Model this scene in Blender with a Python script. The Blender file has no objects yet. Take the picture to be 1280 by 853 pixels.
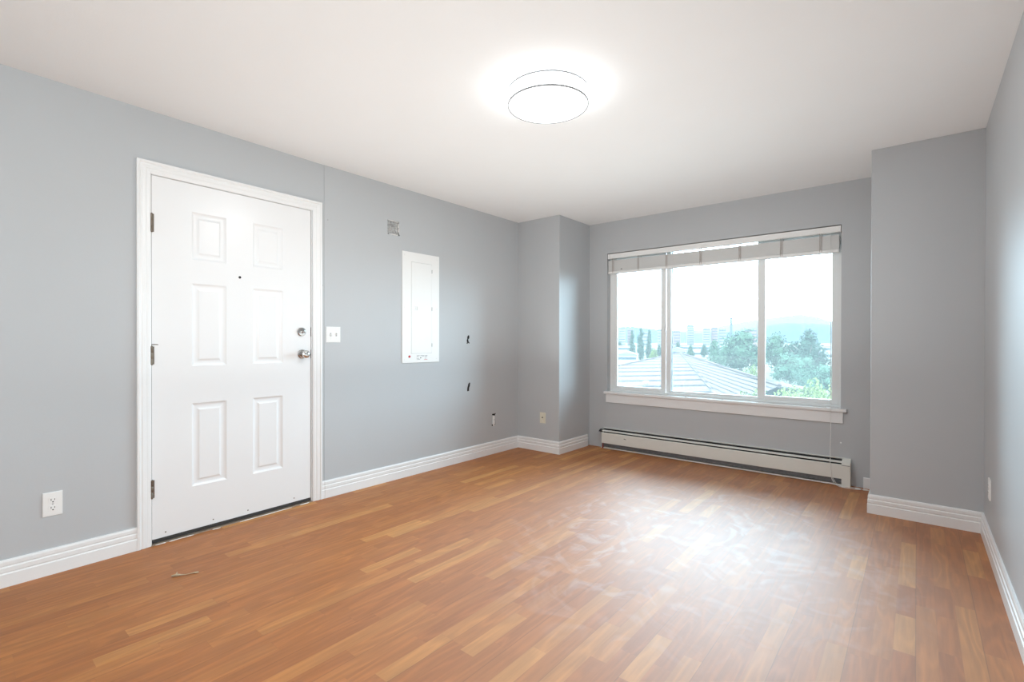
import bpy, bmesh, math, random
from mathutils import Vector, Matrix
random.seed(7)
PI = math.pi
scene = bpy.context.scene
COL = scene.collection

# ------------------------------------------------------------------ camera, sky, exposure
EYE = (0.0, 0.0, 1.1547)
cam_d = bpy.data.cameras.new('camera')
cam = bpy.data.objects.new('camera', cam_d)
COL.objects.link(cam)
yaw, pitch, roll = math.radians(39.654), math.radians(-0.2604), math.radians(0.0851)
fwd = Vector((-math.sin(yaw) * math.cos(pitch), math.cos(yaw) * math.cos(pitch), math.sin(pitch)))
rgt = Vector((math.cos(yaw), math.sin(yaw), 0))
upv = rgt.cross(fwd)
r2 = rgt * math.cos(roll) + upv * math.sin(roll)
u2 = -rgt * math.sin(roll) + upv * math.cos(roll)
cam.matrix_world = Matrix(((r2.x, u2.x, -fwd.x, EYE[0]), (r2.y, u2.y, -fwd.y, EYE[1]),
                           (r2.z, u2.z, -fwd.z, EYE[2]), (0, 0, 0, 1)))
cam_d.sensor_width = 36.0
cam_d.lens = 611.0 * 36.0 / 1280.0
cam_d.shift_y = 2.73 / 1280.0
cam_d.clip_start = 0.02
cam_d.clip_end = 20000
scene.camera = cam

SKY = 20.0
LAMP_WATT = 21.0      # light thrown down by the ceiling lamp
LAMP_SIDE = 8.0      # its drum side
FILL = 53.0          # added unseen fill light to the right behind the camera
BOUNCE = 24.0         # added unseen light in mid room, aimed up at the ceiling
world = bpy.data.worlds.new('overcast_sky')
scene.world = world
world.use_nodes = True
wn = world.node_tree
wn.nodes.clear()
w_out = wn.nodes.new('ShaderNodeOutputWorld')
w_bg = wn.nodes.new('ShaderNodeBackground')
w_tc = wn.nodes.new('ShaderNodeTexCoord')
w_no = wn.nodes.new('ShaderNodeTexNoise')
w_no.inputs['Scale'].default_value = 5.0
w_no.inputs['Detail'].default_value = 4.0
w_map = wn.nodes.new('ShaderNodeMapping')
w_map.inputs['Scale'].default_value = (1, 1, 5)
w_rp = wn.nodes.new('ShaderNodeValToRGB')
w_rp.color_ramp.elements[0].position = 0.35
w_rp.color_ramp.elements[0].color = (0.53, 0.74, 0.92, 1)
w_rp.color_ramp.elements[1].position = 0.65
w_rp.color_ramp.elements[1].color = (0.64, 0.84, 1.0, 1)
wn.links.new(w_tc.outputs['Generated'], w_map.inputs['Vector'])
wn.links.new(w_map.outputs['Vector'], w_no.inputs['Vector'])
wn.links.new(w_no.outputs['Fac'], w_rp.inputs['Fac'])
wn.links.new(w_rp.outputs['Color'], w_bg.inputs['Color'])
w_bg.inputs['Strength'].default_value = SKY
wn.links.new(w_bg.outputs['Background'], w_out.inputs['Surface'])

# daylight portal: tells the renderer where the sky comes in, gives no light of its own
pl_d = bpy.data.lights.new('window_daylight_portal', 'AREA')
pl_d.shape = 'RECTANGLE'
pl_d.size, pl_d.size_y = 2.11, 1.49
pl_d.cycles.is_portal = True
pl = bpy.data.objects.new('window_daylight_portal', pl_d)
COL.objects.link(pl)
pl.location = (-1.53, 4.95, 1.35)
pl.rotation_euler = (PI / 2, 0, PI)

bo_d = bpy.data.lights.new('ceiling_bounce_fill', 'AREA')  # unseen area light added to even out the ceiling
bo_d.shape = 'RECTANGLE'
bo_d.size, bo_d.size_y = 2.2, 3.2
bo_d.energy = BOUNCE
bo_d.color = (0.94, 1.0, 1.0)
bo_l = bpy.data.objects.new('ceiling_bounce_fill', bo_d)
COL.objects.link(bo_l)
bo_l.location = (-1.7, 2.4, 0.9)
bo_l.rotation_euler = (PI, 0, 0)
fi_d = bpy.data.lights.new('side_fill', 'AREA')  # unseen area light added to brighten the left wall
fi_d.shape = 'RECTANGLE'
fi_d.size, fi_d.size_y = 1.2, 1.2
fi_d.energy = FILL
fi_d.color = (0.88, 0.98, 1.0)
fi = bpy.data.objects.new('side_fill', fi_d)
COL.objects.link(fi)
fi.location = (0.2, -0.9, 1.55)
fi.rotation_euler = (0, PI / 2 + 0.15, 0)

vs = scene.view_settings
vs.view_transform = 'Standard'
vs.look = 'None'
vs.exposure = 0.1
vs.gamma = 1.0
vs.use_curve_mapping = False
cy = scene.cycles
cy.max_bounces = 12
cy.diffuse_bounces = 8
cy.glossy_bounces = 4
cy.transparent_max_bounces = 16
cy.caustics_reflective = False
cy.caustics_refractive = False
cy.sample_clamp_indirect = 6.0
cy.use_denoising = True

# ------------------------------------------------------------------ measurements (metres)
XL, KINK_Y, KINK = -3.3435, 1.80, -0.0376      # left wall plane; its door section turns by KINK
STEP_Y = 1.883
Y1, X2, Y3 = 4.1372, -2.8049, 4.7325          # left column face, its side, window wall
X5, Y5, X6 = -0.2408, 4.0741, 0.3127          # right column side, its face, right wall
H = 2.44
YB = -1.5                                     # wall behind the camera
KA = math.atan(-KINK)
ROT_A, ROT_B, ROT_W, ROT_R = PI / 2 + KA, PI / 2, 0.0, -PI / 2


def on_a(y, z=0.0):
    return (XL + KINK * (y - KINK_Y), y, z)


# ------------------------------------------------------------------ node materials
def new_mat(name):
    m = bpy.data.materials.new(name)
    m.use_nodes = True
    nt = m.node_tree
    b = nt.nodes['Principled BSDF']
    return m, nt, b


def mat(name, col, rough=0.5, metal=0.0, var=0.03, scale=8.0, bump=0.0, bscale=200.0, spec=0.5, stretch=None):
    m, nt, b = new_mat(name)
    tc = nt.nodes.new('ShaderNodeTexCoord')
    no = nt.nodes.new('ShaderNodeTexNoise')
    no.inputs['Scale'].default_value = scale
    no.inputs['Detail'].default_value = 3
    vec = tc.outputs['Object']
    if stretch:
        mp = nt.nodes.new('ShaderNodeMapping')
        mp.inputs['Scale'].default_value = stretch
        nt.links.new(vec, mp.inputs['Vector'])
        vec = mp.outputs['Vector']
    nt.links.new(vec, no.inputs['Vector'])
    mx = nt.nodes.new('ShaderNodeMix')
    mx.data_type = 'RGBA'
    mx.inputs[6].default_value = (*[max(0, c * (1 - var)) for c in col], 1)
    mx.inputs[7].default_value = (*[min(1, c * (1 + var)) for c in col], 1)
    nt.links.new(no.outputs['Fac'], mx.inputs[0])
    nt.links.new(mx.outputs[2], b.inputs['Base Color'])
    b.inputs['Roughness'].default_value = rough
    b.inputs['Metallic'].default_value = metal
    b.inputs['Specular IOR Level'].default_value = spec
    if bump:
        n2 = nt.nodes.new('ShaderNodeTexNoise')
        n2.inputs['Scale'].default_value = bscale
        n2.inputs['Detail'].default_value = 2
        nt.links.new(vec, n2.inputs['Vector'])
        bp = nt.nodes.new('ShaderNodeBump')
        bp.inputs['Strength'].default_value = bump
        bp.inputs['Distance'].default_value = 0.002
        nt.links.new(n2.outputs['Fac'], bp.inputs['Height'])
        nt.links.new(bp.outputs['Normal'], b.inputs['Normal'])
    return m


M = {}
M['wall'] = mat('grey_wall_paint', (0.495, 0.51, 0.525), 0.42, var=0.02, scale=2.5, bump=0.10, bscale=90, spec=0.4)
M['ceiling'] = mat('ceiling_paint', (0.85, 0.855, 0.855), 0.9, var=0.015, scale=3, bump=0.15, bscale=140, spec=0.2)
M['trim'] = mat('white_trim_paint', (0.82, 0.82, 0.82), 0.32, var=0.015, scale=5)
M['door'] = mat('white_door_paint', (0.82, 0.82, 0.825), 0.30, var=0.012, scale=4)
M['plastic'] = mat('white_plastic', (0.83, 0.83, 0.82), 0.3, var=0.01)
M['vinyl'] = mat('white_vinyl', (0.80, 0.82, 0.82), 0.35, var=0.015)
M['cream'] = mat('cream_plastic', (0.74, 0.70, 0.57), 0.35, var=0.02)
M['steel_white'] = mat('white_enamelled_steel', (0.84, 0.84, 0.83), 0.35, var=0.01)
M['heater'] = mat('cream_enamelled_steel', (0.74, 0.73, 0.68), 0.38, var=0.04, scale=12)
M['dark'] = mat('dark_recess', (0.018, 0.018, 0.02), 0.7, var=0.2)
M['fin'] = mat('aluminium_fins', (0.16, 0.17, 0.18), 0.5, metal=0.6, var=0.3, scale=60)
M['cavity'] = mat('shaded_dusty_cavity', (0.05, 0.048, 0.046), 0.9, var=0.3, scale=40)  # dusty hole sides, darkened to imitate the shade inside
M['copper'] = mat('painted_copper_pipe', (0.26, 0.07, 0.06), 0.5, var=0.2, scale=30)
M['chrome'] = mat('satin_chrome', (0.62, 0.62, 0.61), 0.16, metal=1.0, var=0.05)
M['bronze'] = mat('tarnished_hinge_metal', (0.20, 0.165, 0.13), 0.42, metal=0.8, var=0.3, scale=90)
M['ring'] = mat('grey_lamp_band', (0.27, 0.27, 0.275), 0.5, metal=0.0, var=0.05)
M['blind'] = mat('white_faux_wood_slats', (0.84, 0.835, 0.82), 0.4, var=0.04, scale=30, stretch=(0.3, 6, 6))
M['ladder'] = mat('blind_ladder_cord', (0.50, 0.45, 0.42), 0.8, var=0.1)
M['cord'] = mat('white_cord', (0.80, 0.80, 0.78), 0.7, var=0.05)
M['red'] = mat('red_plastic', (0.55, 0.02, 0.03), 0.4)
M['label_grey'] = mat('printed_label_grey', (0.40, 0.40, 0.41), 0.5, var=0.5, scale=250)
M['plaster'] = mat('torn_plaster', (0.40, 0.40, 0.395), 0.9, var=0.9, scale=90, bump=0.6, bscale=160)
M['paper'] = mat('torn_drywall_paper', (0.80, 0.79, 0.77), 0.9, var=0.05)
M['strip'] = mat('door_gap_shade', (0.10, 0.085, 0.07), 0.7, var=0.3, scale=60)  # dark colour standing in for shade in the door gap
M['sweep'] = mat('dark_door_sweep', (0.035, 0.032, 0.03), 0.6, var=0.3)
M['threshold'] = mat('worn_threshold', (0.24, 0.17, 0.12), 0.6, var=0.5, scale=40)
M['twig'] = mat('dry_debris', (0.46, 0.36, 0.24), 0.7, var=0.3, scale=120)
M['brick'] = mat('pale_apartment_wall', (0.1004, 0.0915, 0.0915), 0.8, var=0.1, scale=0.2, spec=0.05)
M['brick_pink'] = mat('pink_brick_wall', (0.1004, 0.0649, 0.062), 0.8, var=0.1, scale=0.2, spec=0.05)
M['conc'] = mat('grey_concrete', (0.0456, 0.0489, 0.0553), 0.8, var=0.1, scale=0.2, spec=0.05)
M['white_build'] = mat('white_building_wall', (0.1674, 0.1674, 0.1646), 0.8, var=0.06, scale=0.2, spec=0.05)
M['build_glass'] = mat('dark_window_band', (0.031, 0.0372, 0.0434), 0.2, var=0.1, spec=0.05)
M['roof_far'] = mat('far_flat_roof', (0.093, 0.0868, 0.0868), 0.8, var=0.1, scale=0.2, spec=0.05)
M['bark'] = mat('tree_bark', (0.0868, 0.0682, 0.0558), 0.9, var=0.3, scale=6, spec=0.05)


def leaf_mat(name, c):
    m = mat(name, c, 0.7, var=0.45, scale=1.3, spec=0.08)
    return m


M['leaf_mid'] = leaf_mat('mid_green_leaves', (0.018, 0.036, 0.0187))
M['leaf_dark'] = leaf_mat('dark_green_leaves', (0.0112, 0.0236, 0.0143))
M['leaf_teal'] = leaf_mat('blue_green_leaves', (0.0255, 0.0508, 0.0308))
M['leaf_lime'] = leaf_mat('yellow_green_leaves', (0.0562, 0.0713, 0.0165))
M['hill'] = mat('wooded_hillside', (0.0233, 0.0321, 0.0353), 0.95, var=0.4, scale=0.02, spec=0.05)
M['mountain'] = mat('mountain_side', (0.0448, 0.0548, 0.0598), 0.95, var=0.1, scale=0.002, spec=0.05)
M['ground'] = mat('town_ground', (0.054, 0.054, 0.0415), 0.95, var=0.5, scale=0.045, spec=0.05)


def floor_material():
    m, nt, b = new_mat('cherry_laminate_strips')
    N, L = nt.nodes.new, nt.links.new
    tc = N('ShaderNodeTexCoord')
    sep = N('ShaderNodeSeparateXYZ')
    L(tc.outputs['Object'], sep.inputs[0])

    def mth(op, a, bb=None, c=None):
        n = N('ShaderNodeMath')
        n.operation = op
        for i, v in enumerate((a, bb, c)):
            if v is None:
                continue
            if isinstance(v, (int, float)):
                n.inputs[i].default_value = v
            else:
                L(v, n.inputs[i])
        return n.outputs[0]

    SW = 0.0655
    u = mth('DIVIDE', sep.outputs['X'], SW)
    si = mth('FLOOR', u)
    fu = mth('FRACT', u)
    wn1 = N('ShaderNodeTexWhiteNoise')
    wn1.noise_dimensions = '1D'
    L(si, wn1.inputs['W'])
    off = mth('MULTIPLY', wn1.outputs['Value'], 7.3)
    lenr = mth('MULTIPLY_ADD', wn1.outputs['Value'], 0.16, 0.40)
    v = mth('DIVIDE', mth('ADD', sep.outputs['Y'], off), lenr)
    # irregular block lengths: warp the running coordinate a little
    v = mth('ADD', v, mth('MULTIPLY', mth('SINE', mth('MULTIPLY', v, 2.1)), 0.25))
    bi = mth('FLOOR', v)
    fv = mth('FRACT', v)
    cmb = N('ShaderNodeCombineXYZ')
    L(si, cmb.inputs[0])
    L(bi, cmb.inputs[1])
    wn2 = N('ShaderNodeTexWhiteNoise')
    wn2.noise_dimensions = '2D'
    L(cmb.outputs[0], wn2.inputs['Vector'])
    ramp = N('ShaderNodeValToRGB')
    cr = ramp.color_ramp
    cr.elements[0].position = 0.0
    cr.elements[0].color = (0.3386, 0.1109, 0.0229, 1)
    cr.elements[1].position = 1.0
    cr.elements[1].color = (0.4963, 0.2193, 0.0579, 1)
    for p, c in ((0.25, (0.3614, 0.1216, 0.0255, 1)), (0.6, (0.3810, 0.1324, 0.0285, 1)), (0.82, (0.4039, 0.1485, 0.0336, 1))):
        e = cr.elements.new(p)
        e.color = c
    L(wn2.outputs['Value'], ramp.inputs['Fac'])
    # grain: long stretched noise plus warped rings, shifted for each block
    shift = N('ShaderNodeVectorMath')
    shift.operation = 'MULTIPLY_ADD'
    L(wn2.outputs['Color'], shift.inputs[0])
    shift.inputs[1].default_value = (13, 17, 5)
    L(tc.outputs['Object'], shift.inputs[2])
    mp = N('ShaderNodeMapping')
    mp.inputs['Scale'].default_value = (34, 2.2, 1)
    L(shift.outputs[0], mp.inputs['Vector'])
    g1 = N('ShaderNodeTexNoise')
    g1.inputs['Scale'].default_value = 2.2
    g1.inputs['Detail'].default_value = 6
    L(mp.outputs['Vector'], g1.inputs['Vector'])
    mp2 = N('ShaderNodeMapping')
    mp2.inputs['Scale'].default_value = (9, 1.3, 1)
    L(shift.outputs[0], mp2.inputs['Vector'])
    wv = N('ShaderNodeTexNoise')
    wv.inputs['Scale'].default_value = 1.0
    wv.inputs['Detail'].default_value = 1.5
    L(mp2.outputs['Vector'], wv.inputs['Vector'])
    rings = mth('MULTIPLY_ADD', mth('SINE', mth('MULTIPLY', wv.outputs['Fac'], 46.0)), 0.5, 0.5)
    rings = mth('POWER', rings, 3.0)
    gm = mth('ADD', mth('MULTIPLY', g1.outputs['Fac'], 0.55), mth('MULTIPLY', rings, 0.17))
    gm = mth('ADD', gm, 0.66)
    # seams between strips and block ends
    eu = mth('MINIMUM', fu, mth('SUBTRACT', 1.0, fu))
    ev = mth('MULTIPLY', mth('MINIMUM', fv, mth('SUBTRACT', 1.0, fv)), 6.5)
    seam = mth('LESS_THAN', mth('MINIMUM', eu, ev), 0.012)
    # every third strip edge is a real board joint
    u3 = mth('FRACT', mth('DIVIDE', u, 3.0))
    e3 = mth('LESS_THAN', mth('MINIMUM', u3, mth('SUBTRACT', 1.0, u3)), 0.008)
    dk = mth('SUBTRACT', 1.0, mth('ADD', mth('MULTIPLY', seam, 0.10), mth('MULTIPLY', e3, 0.22)))
    tot = mth('MULTIPLY', gm, dk)
    colm = N('ShaderNodeVectorMath')
    colm.operation = 'SCALE'
    L(ramp.outputs['Color'], colm.inputs[0])
    L(tot, colm.inputs['Scale'])
    # dusty smears on the boards, plus window glare painted into the colour
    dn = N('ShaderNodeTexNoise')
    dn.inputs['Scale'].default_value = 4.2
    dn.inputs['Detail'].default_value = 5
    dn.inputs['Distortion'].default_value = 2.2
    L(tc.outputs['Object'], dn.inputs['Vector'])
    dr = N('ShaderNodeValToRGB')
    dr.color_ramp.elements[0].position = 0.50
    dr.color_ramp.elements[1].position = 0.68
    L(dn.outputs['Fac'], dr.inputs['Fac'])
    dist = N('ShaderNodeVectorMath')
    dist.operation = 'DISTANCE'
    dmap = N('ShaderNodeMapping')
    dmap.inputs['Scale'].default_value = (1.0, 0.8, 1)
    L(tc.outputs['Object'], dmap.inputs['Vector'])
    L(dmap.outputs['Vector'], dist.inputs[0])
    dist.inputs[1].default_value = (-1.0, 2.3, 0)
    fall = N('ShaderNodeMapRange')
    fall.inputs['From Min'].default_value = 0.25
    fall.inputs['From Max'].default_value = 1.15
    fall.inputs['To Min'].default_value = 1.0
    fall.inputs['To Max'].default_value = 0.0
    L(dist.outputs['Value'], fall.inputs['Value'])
    sheen_film = N('ShaderNodeMapRange')  # broad pale veil paints the window's sheen into the floor colour
    sheen_film.inputs['From Min'].default_value = 0.3
    sheen_film.inputs['From Max'].default_value = 1.75
    sheen_film.inputs['To Min'].default_value = 0.27
    sheen_film.inputs['To Max'].default_value = 0.0
    L(dist.outputs['Value'], sheen_film.inputs['Value'])
    dust_sheen = mth('MULTIPLY_ADD', dr.outputs['Color'], mth('MULTIPLY', fall.outputs[0], 0.36), sheen_film.outputs[0])
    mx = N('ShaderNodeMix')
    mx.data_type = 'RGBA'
    L(dust_sheen, mx.inputs[0])
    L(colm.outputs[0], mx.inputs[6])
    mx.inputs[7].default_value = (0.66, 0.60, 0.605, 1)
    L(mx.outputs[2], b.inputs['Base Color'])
    rg = N('ShaderNodeMapRange')
    rg.inputs['To Min'].default_value = 0.48
    rg.inputs['To Max'].default_value = 0.60
    L(dn.outputs['Fac'], rg.inputs['Value'])
    L(rg.outputs[0], b.inputs['Roughness'])
    b.inputs['Specular IOR Level'].default_value = 0.75
    bp = N('ShaderNodeBump')
    bp.inputs['Strength'].default_value = 0.12
    bp.inputs['Distance'].default_value = 0.001
    L(tot, bp.inputs['Height'])
    L(bp.outputs['Normal'], b.inputs['Normal'])
    return m


M['floor'] = floor_material()


def glass_material():
    m = bpy.data.materials.new('haze_veil_glass')
    m.use_nodes = True
    nt = m.node_tree
    nt.nodes.clear()
    o = nt.nodes.new('ShaderNodeOutputMaterial')
    tr = nt.nodes.new('ShaderNodeBsdfTransparent')
    tr.inputs['Color'].default_value = (0.95, 0.985, 0.97, 1)
    tl = nt.nodes.new('ShaderNodeBsdfTranslucent')  # translucent share adds a pale veil imitating outdoor haze
    tl.inputs['Color'].default_value = (0.93, 1.0, 0.99, 1)
    gl = nt.nodes.new('ShaderNodeBsdfGlossy')
    gl.inputs['Roughness'].default_value = 0.02
    fr = nt.nodes.new('ShaderNodeFresnel')
    fr.inputs['IOR'].default_value = 1.35
    no = nt.nodes.new('ShaderNodeTexNoise')
    no.inputs['Scale'].default_value = 3.0
    mr = nt.nodes.new('ShaderNodeMapRange')
    mr.inputs['To Min'].default_value = 0.032
    mr.inputs['To Max'].default_value = 0.042
    nt.links.new(no.outputs['Fac'], mr.inputs['Value'])
    m1 = nt.nodes.new('ShaderNodeMixShader')
    nt.links.new(mr.outputs[0], m1.inputs[0])
    nt.links.new(tr.outputs[0], m1.inputs[1])
    nt.links.new(tl.outputs[0], m1.inputs[2])
    m2 = nt.nodes.new('ShaderNodeMixShader')
    nt.links.new(fr.outputs[0], m2.inputs[0])
    nt.links.new(m1.outputs[0], m2.inputs[1])
    nt.links.new(gl.outputs[0], m2.inputs[2])
    nt.links.new(m2.outputs[0], o.inputs['Surface'])
    return m


M['glass'] = glass_material()


def lamp_material(name, power):
    m, nt, b = new_mat(name)
    b.inputs['Base Color'].default_value = (0.9, 0.9, 0.9, 1)
    no = nt.nodes.new('ShaderNodeTexNoise')
    no.inputs['Scale'].default_value = 2
    mx = nt.nodes.new('ShaderNodeMix')
    mx.data_type = 'RGBA'
    mx.inputs[6].default_value = (0.90, 0.97, 1.0, 1)
    mx.inputs[7].default_value = (0.91, 0.975, 1.0, 1)
    nt.links.new(no.outputs['Fac'], mx.inputs[0])
    nt.links.new(mx.outputs[2], b.inputs['Emission Color'])
    b.inputs['Emission Strength'].default_value = power
    return m


M['lamp'] = lamp_material('lit_lamp_diffuser', 3.0)
M['lamp_side'] = lamp_material('lit_lamp_drum_side', LAMP_SIDE)


def tile_material():
    """grey concrete roof tiles: courses follow the height on the slope"""
    m, nt, b = new_mat('grey_roof_tiles')
    N, L = nt.nodes.new, nt.links.new
    tc = N('ShaderNodeTexCoord')
    sep = N('ShaderNodeSeparateXYZ')
    L(tc.outputs['Object'], sep.inputs[0])
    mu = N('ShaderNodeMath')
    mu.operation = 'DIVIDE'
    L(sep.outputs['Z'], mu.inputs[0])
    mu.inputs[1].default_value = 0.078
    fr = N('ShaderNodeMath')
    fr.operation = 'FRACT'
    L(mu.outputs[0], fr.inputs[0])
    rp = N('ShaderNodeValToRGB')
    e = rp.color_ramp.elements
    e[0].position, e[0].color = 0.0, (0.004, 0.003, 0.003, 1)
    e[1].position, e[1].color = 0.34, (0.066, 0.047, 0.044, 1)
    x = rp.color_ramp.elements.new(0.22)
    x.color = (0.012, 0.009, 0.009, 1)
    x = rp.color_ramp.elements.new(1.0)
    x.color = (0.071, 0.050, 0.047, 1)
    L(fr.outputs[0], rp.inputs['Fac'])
    no = N('ShaderNodeTexNoise')
    no.inputs['Scale'].default_value = 3.0
    no.inputs['Detail'].default_value = 4
    L(tc.outputs['Object'], no.inputs['Vector'])
    mx = N('ShaderNodeMix')
    mx.data_type = 'RGBA'
    mx.blend_type = 'MULTIPLY'
    mx.inputs[0].default_value = 0.35
    L(rp.outputs['Color'], mx.inputs[6])
    L(no.outputs['Color'], mx.inputs[7])
    L(mx.outputs[2], b.inputs['Base Color'])
    b.inputs['Roughness'].default_value = 0.9
    b.inputs['Specular IOR Level'].default_value = 0.03
    return m


M['tile'] = tile_material()


# ------------------------------------------------------------------ mesh helpers
class MB:
    """collects shapes, then links them as ONE mesh object"""

    def __init__(self):
        self.bm = bmesh.new()

    def box(self, a, b, bevel=0.0):
        x0, y0, z0 = [min(p, q) for p, q in zip(a, b)]
        x1, y1, z1 = [max(p, q) for p, q in zip(a, b)]
        vs_ = [self.bm.verts.new(p) for p in ((x0, y0, z0), (x1, y0, z0), (x1, y1, z0), (x0, y1, z0),
                                              (x0, y0, z1), (x1, y0, z1), (x1, y1, z1), (x0, y1, z1))]
        fs = [self.bm.faces.new([vs_[i] for i in q]) for q in
              ((3, 2, 1, 0), (4, 5, 6, 7), (0, 1, 5, 4), (1, 2, 6, 5), (2, 3, 7, 6), (3, 0, 4, 7))]
        if bevel > 0:
            es = list({e for f in fs for e in f.edges})
            bmesh.ops.bevel(self.bm, geom=es, offset=bevel, segments=2, affect='EDGES', profile=0.5)
        return self

    def lathe(self, prof, n=32, center=(0, 0, 0), axis='z'):
        """prof: (radius, height) pairs; spun round the axis"""
        rings = []
        c = Vector(center)

        def pt(r, h, a):
            ca, sa = r * math.cos(a), r * math.sin(a)
            if axis == 'z':
                return c + Vector((ca, sa, h))
            if axis == 'y':
                return c + Vector((ca, h, sa))
            return c + Vector((h, ca, sa))
        for r, h in prof:
            if r < 1e-6:
                rings.append([self.bm.verts.new(pt(0, h, 0))])
            else:
                rings.append([self.bm.verts.new(pt(r, h, 2 * PI * i / n)) for i in range(n)])
        for A, B in zip(rings, rings[1:]):
            for i in range(n):
                j = (i + 1) % n
                if len(A) == 1 and len(B) == 1:
                    continue
                if len(A) == 1:
                    self.bm.faces.new((A[0], B[i], B[j]))
                elif len(B) == 1:
                    self.bm.faces.new((A[i], A[j], B[0]))
                else:
                    self.bm.faces.new((A[i], A[j], B[j], B[i]))
        return self

    def tube(self, pts, r, n=8):
        pts = [Vector(p) for p in pts]
        rings = []
        for i, p in enumerate(pts):
            rr = r[i] if isinstance(r, (list, tuple)) else r
            t = (pts[min(i + 1, len(pts) - 1)] - pts[max(i - 1, 0)]).normalized()
            a = Vector((0, 0, 1)) if abs(t.z) < 0.9 else Vector((1, 0, 0))
            s = t.cross(a).normalized()
            q = t.cross(s)
            rings.append([self.bm.verts.new(p + rr * (math.cos(2 * PI * k / n) * s + math.sin(2 * PI * k / n) * q))
                          for k in range(n)])
        for A, B in zip(rings, rings[1:]):
            for k in range(n):
                j = (k + 1) % n
                self.bm.faces.new((A[k], A[j], B[j], B[k]))
        self.bm.faces.new(rings[0][::-1])
        self.bm.faces.new(rings[-1])
        return self

    def prism(self, poly, a, b, axis='y'):
        """poly: 2D outline, pushed from a to b along the axis"""
        def pt(p, h):
            if axis == 'y':
                return (p[0], h, p[1])
            if axis == 'x':
                return (h, p[0], p[1])
            return (p[0], p[1], h)
        A = [self.bm.verts.new(pt(p, a)) for p in poly]
        B = [self.bm.verts.new(pt(p, b)) for p in poly]
        n = len(poly)
        self.bm.faces.new(A[::-1])
        self.bm.faces.new(B)
        for i in range(n):
            j = (i + 1) % n
            self.bm.faces.new((A[i], A[j], B[j], B[i]))
        return self

    def sweep(self, prof, path, place):
        """closed profile (u, d) carried along a 2D path with mitred corners; u is the offset to the path's right.
        place(x, y, d) makes the 3D point"""
        P = [Vector(p) for p in path]
        rings = []
        for i, p in enumerate(P):
            d0 = (P[i] - P[i - 1]).normalized() if i > 0 else (P[1] - P[0]).normalized()
            d1 = (P[i + 1] - P[i]).normalized() if i < len(P) - 1 else d0
            n0, n1 = Vector((d0.y, -d0.x)), Vector((d1.y, -d1.x))
            mt = (n0 + n1) / (1 + n0.dot(n1))
            rings.append([self.bm.verts.new(place(p.x + mt.x * u, p.y + mt.y * u, d)) for u, d in prof])
        n = len(prof)
        for A, B in zip(rings, rings[1:]):
            for k in range(n):
                j = (k + 1) % n
                self.bm.faces.new((A[k], A[j], B[j], B[k]))
        self.bm.faces.new(rings[0][::-1])
        self.bm.faces.new(rings[-1])
        return self

    def holed(self, x0, x1, z0, z1, y0, y1, holes):
        """upright slab in the xz plane with rectangular openings (x0, x1, z0, z1)"""
        xs = sorted({x0, x1, *[v for h in holes for v in h[:2]]})
        zs = sorted({z0, z1, *[v for h in holes for v in h[2:]]})
        xs = [v for v in xs if x0 <= v <= x1]
        zs = [v for v in zs if z0 <= v <= z1]
        V = {}

        def v(i, k, y):
            key = (i, k, y)
            if key not in V:
                V[key] = self.bm.verts.new((xs[i], y, zs[k]))
            return V[key]

        def solid(i, k):
            if i < 0 or k < 0 or i >= len(xs) - 1 or k >= len(zs) - 1:
                return False
            cx, cz = (xs[i] + xs[i + 1]) / 2, (zs[k] + zs[k + 1]) / 2
            return not any(h[0] < cx < h[1] and h[2] < cz < h[3] for h in holes)
        for i in range(len(xs) - 1):
            for k in range(len(zs) - 1):
                if not solid(i, k):
                    continue
                self.bm.faces.new((v(i, k, y0), v(i + 1, k, y0), v(i + 1, k + 1, y0), v(i, k + 1, y0)))
                self.bm.faces.new((v(i, k + 1, y1), v(i + 1, k + 1, y1), v(i + 1, k, y1), v(i, k, y1)))
                if not solid(i - 1, k):
                    self.bm.faces.new((v(i, k, y1), v(i, k, y0), v(i, k + 1, y0), v(i, k + 1, y1)))
                if not solid(i + 1, k):
                    self.bm.faces.new((v(i + 1, k, y0), v(i + 1, k, y1), v(i + 1, k + 1, y1), v(i + 1, k + 1, y0)))
                if not solid(i, k - 1):
                    self.bm.faces.new((v(i, k, y1), v(i + 1, k, y1), v(i + 1, k, y0), v(i, k, y0)))
                if not solid(i, k + 1):
                    self.bm.faces.new((v(i, k + 1, y0), v(i + 1, k + 1, y0), v(i + 1, k + 1, y1), v(i, k + 1, y1)))
        return self

    def build(self, name, m, parent=None, smooth=False, loc=None, rotz=0.0, weld=False):
        if weld:
            bmesh.ops.remove_doubles(self.bm, verts=self.bm.verts[:], dist=1e-5)
        bmesh.ops.recalc_face_normals(self.bm, faces=self.bm.faces[:])
        me = bpy.data.meshes.new(name)
        self.bm.to_mesh(me)
        self.bm.free()
        me.materials.append(m)
        if smooth:
            for p in me.polygons:
                p.use_smooth = True
            me.set_sharp_from_angle(angle=math.radians(35))
        o = bpy.data.objects.new(name, me)
        COL.objects.link(o)
        if parent:
            o.parent = parent
        if loc:
            o.location = loc
        o.rotation_euler.z = rotz
        return o


def tag(o, label, cat, group=None, kind=None):
    o['label'] = label
    o['category'] = cat
    if group:
        o['group'] = group
    if kind:
        o['kind'] = kind
    return o


def thing(name, label, cat, loc, rotz=0.0, group=None, kind=None):
    o = bpy.data.objects.new(name, None)
    o.empty_display_size = 0.05
    COL.objects.link(o)
    o.location = loc
    o.rotation_euler.z = rotz
    return tag(o, label, cat, group, kind)


def struct(o, label, cat):
    return tag(o, label, cat, None, 'structure')


def copy_tree(o, parent=None):
    c = o.copy()
    COL.objects.link(c)
    c.parent = parent
    for ch in list(o.children):
        copy_tree(ch, c)
    return c


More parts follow.
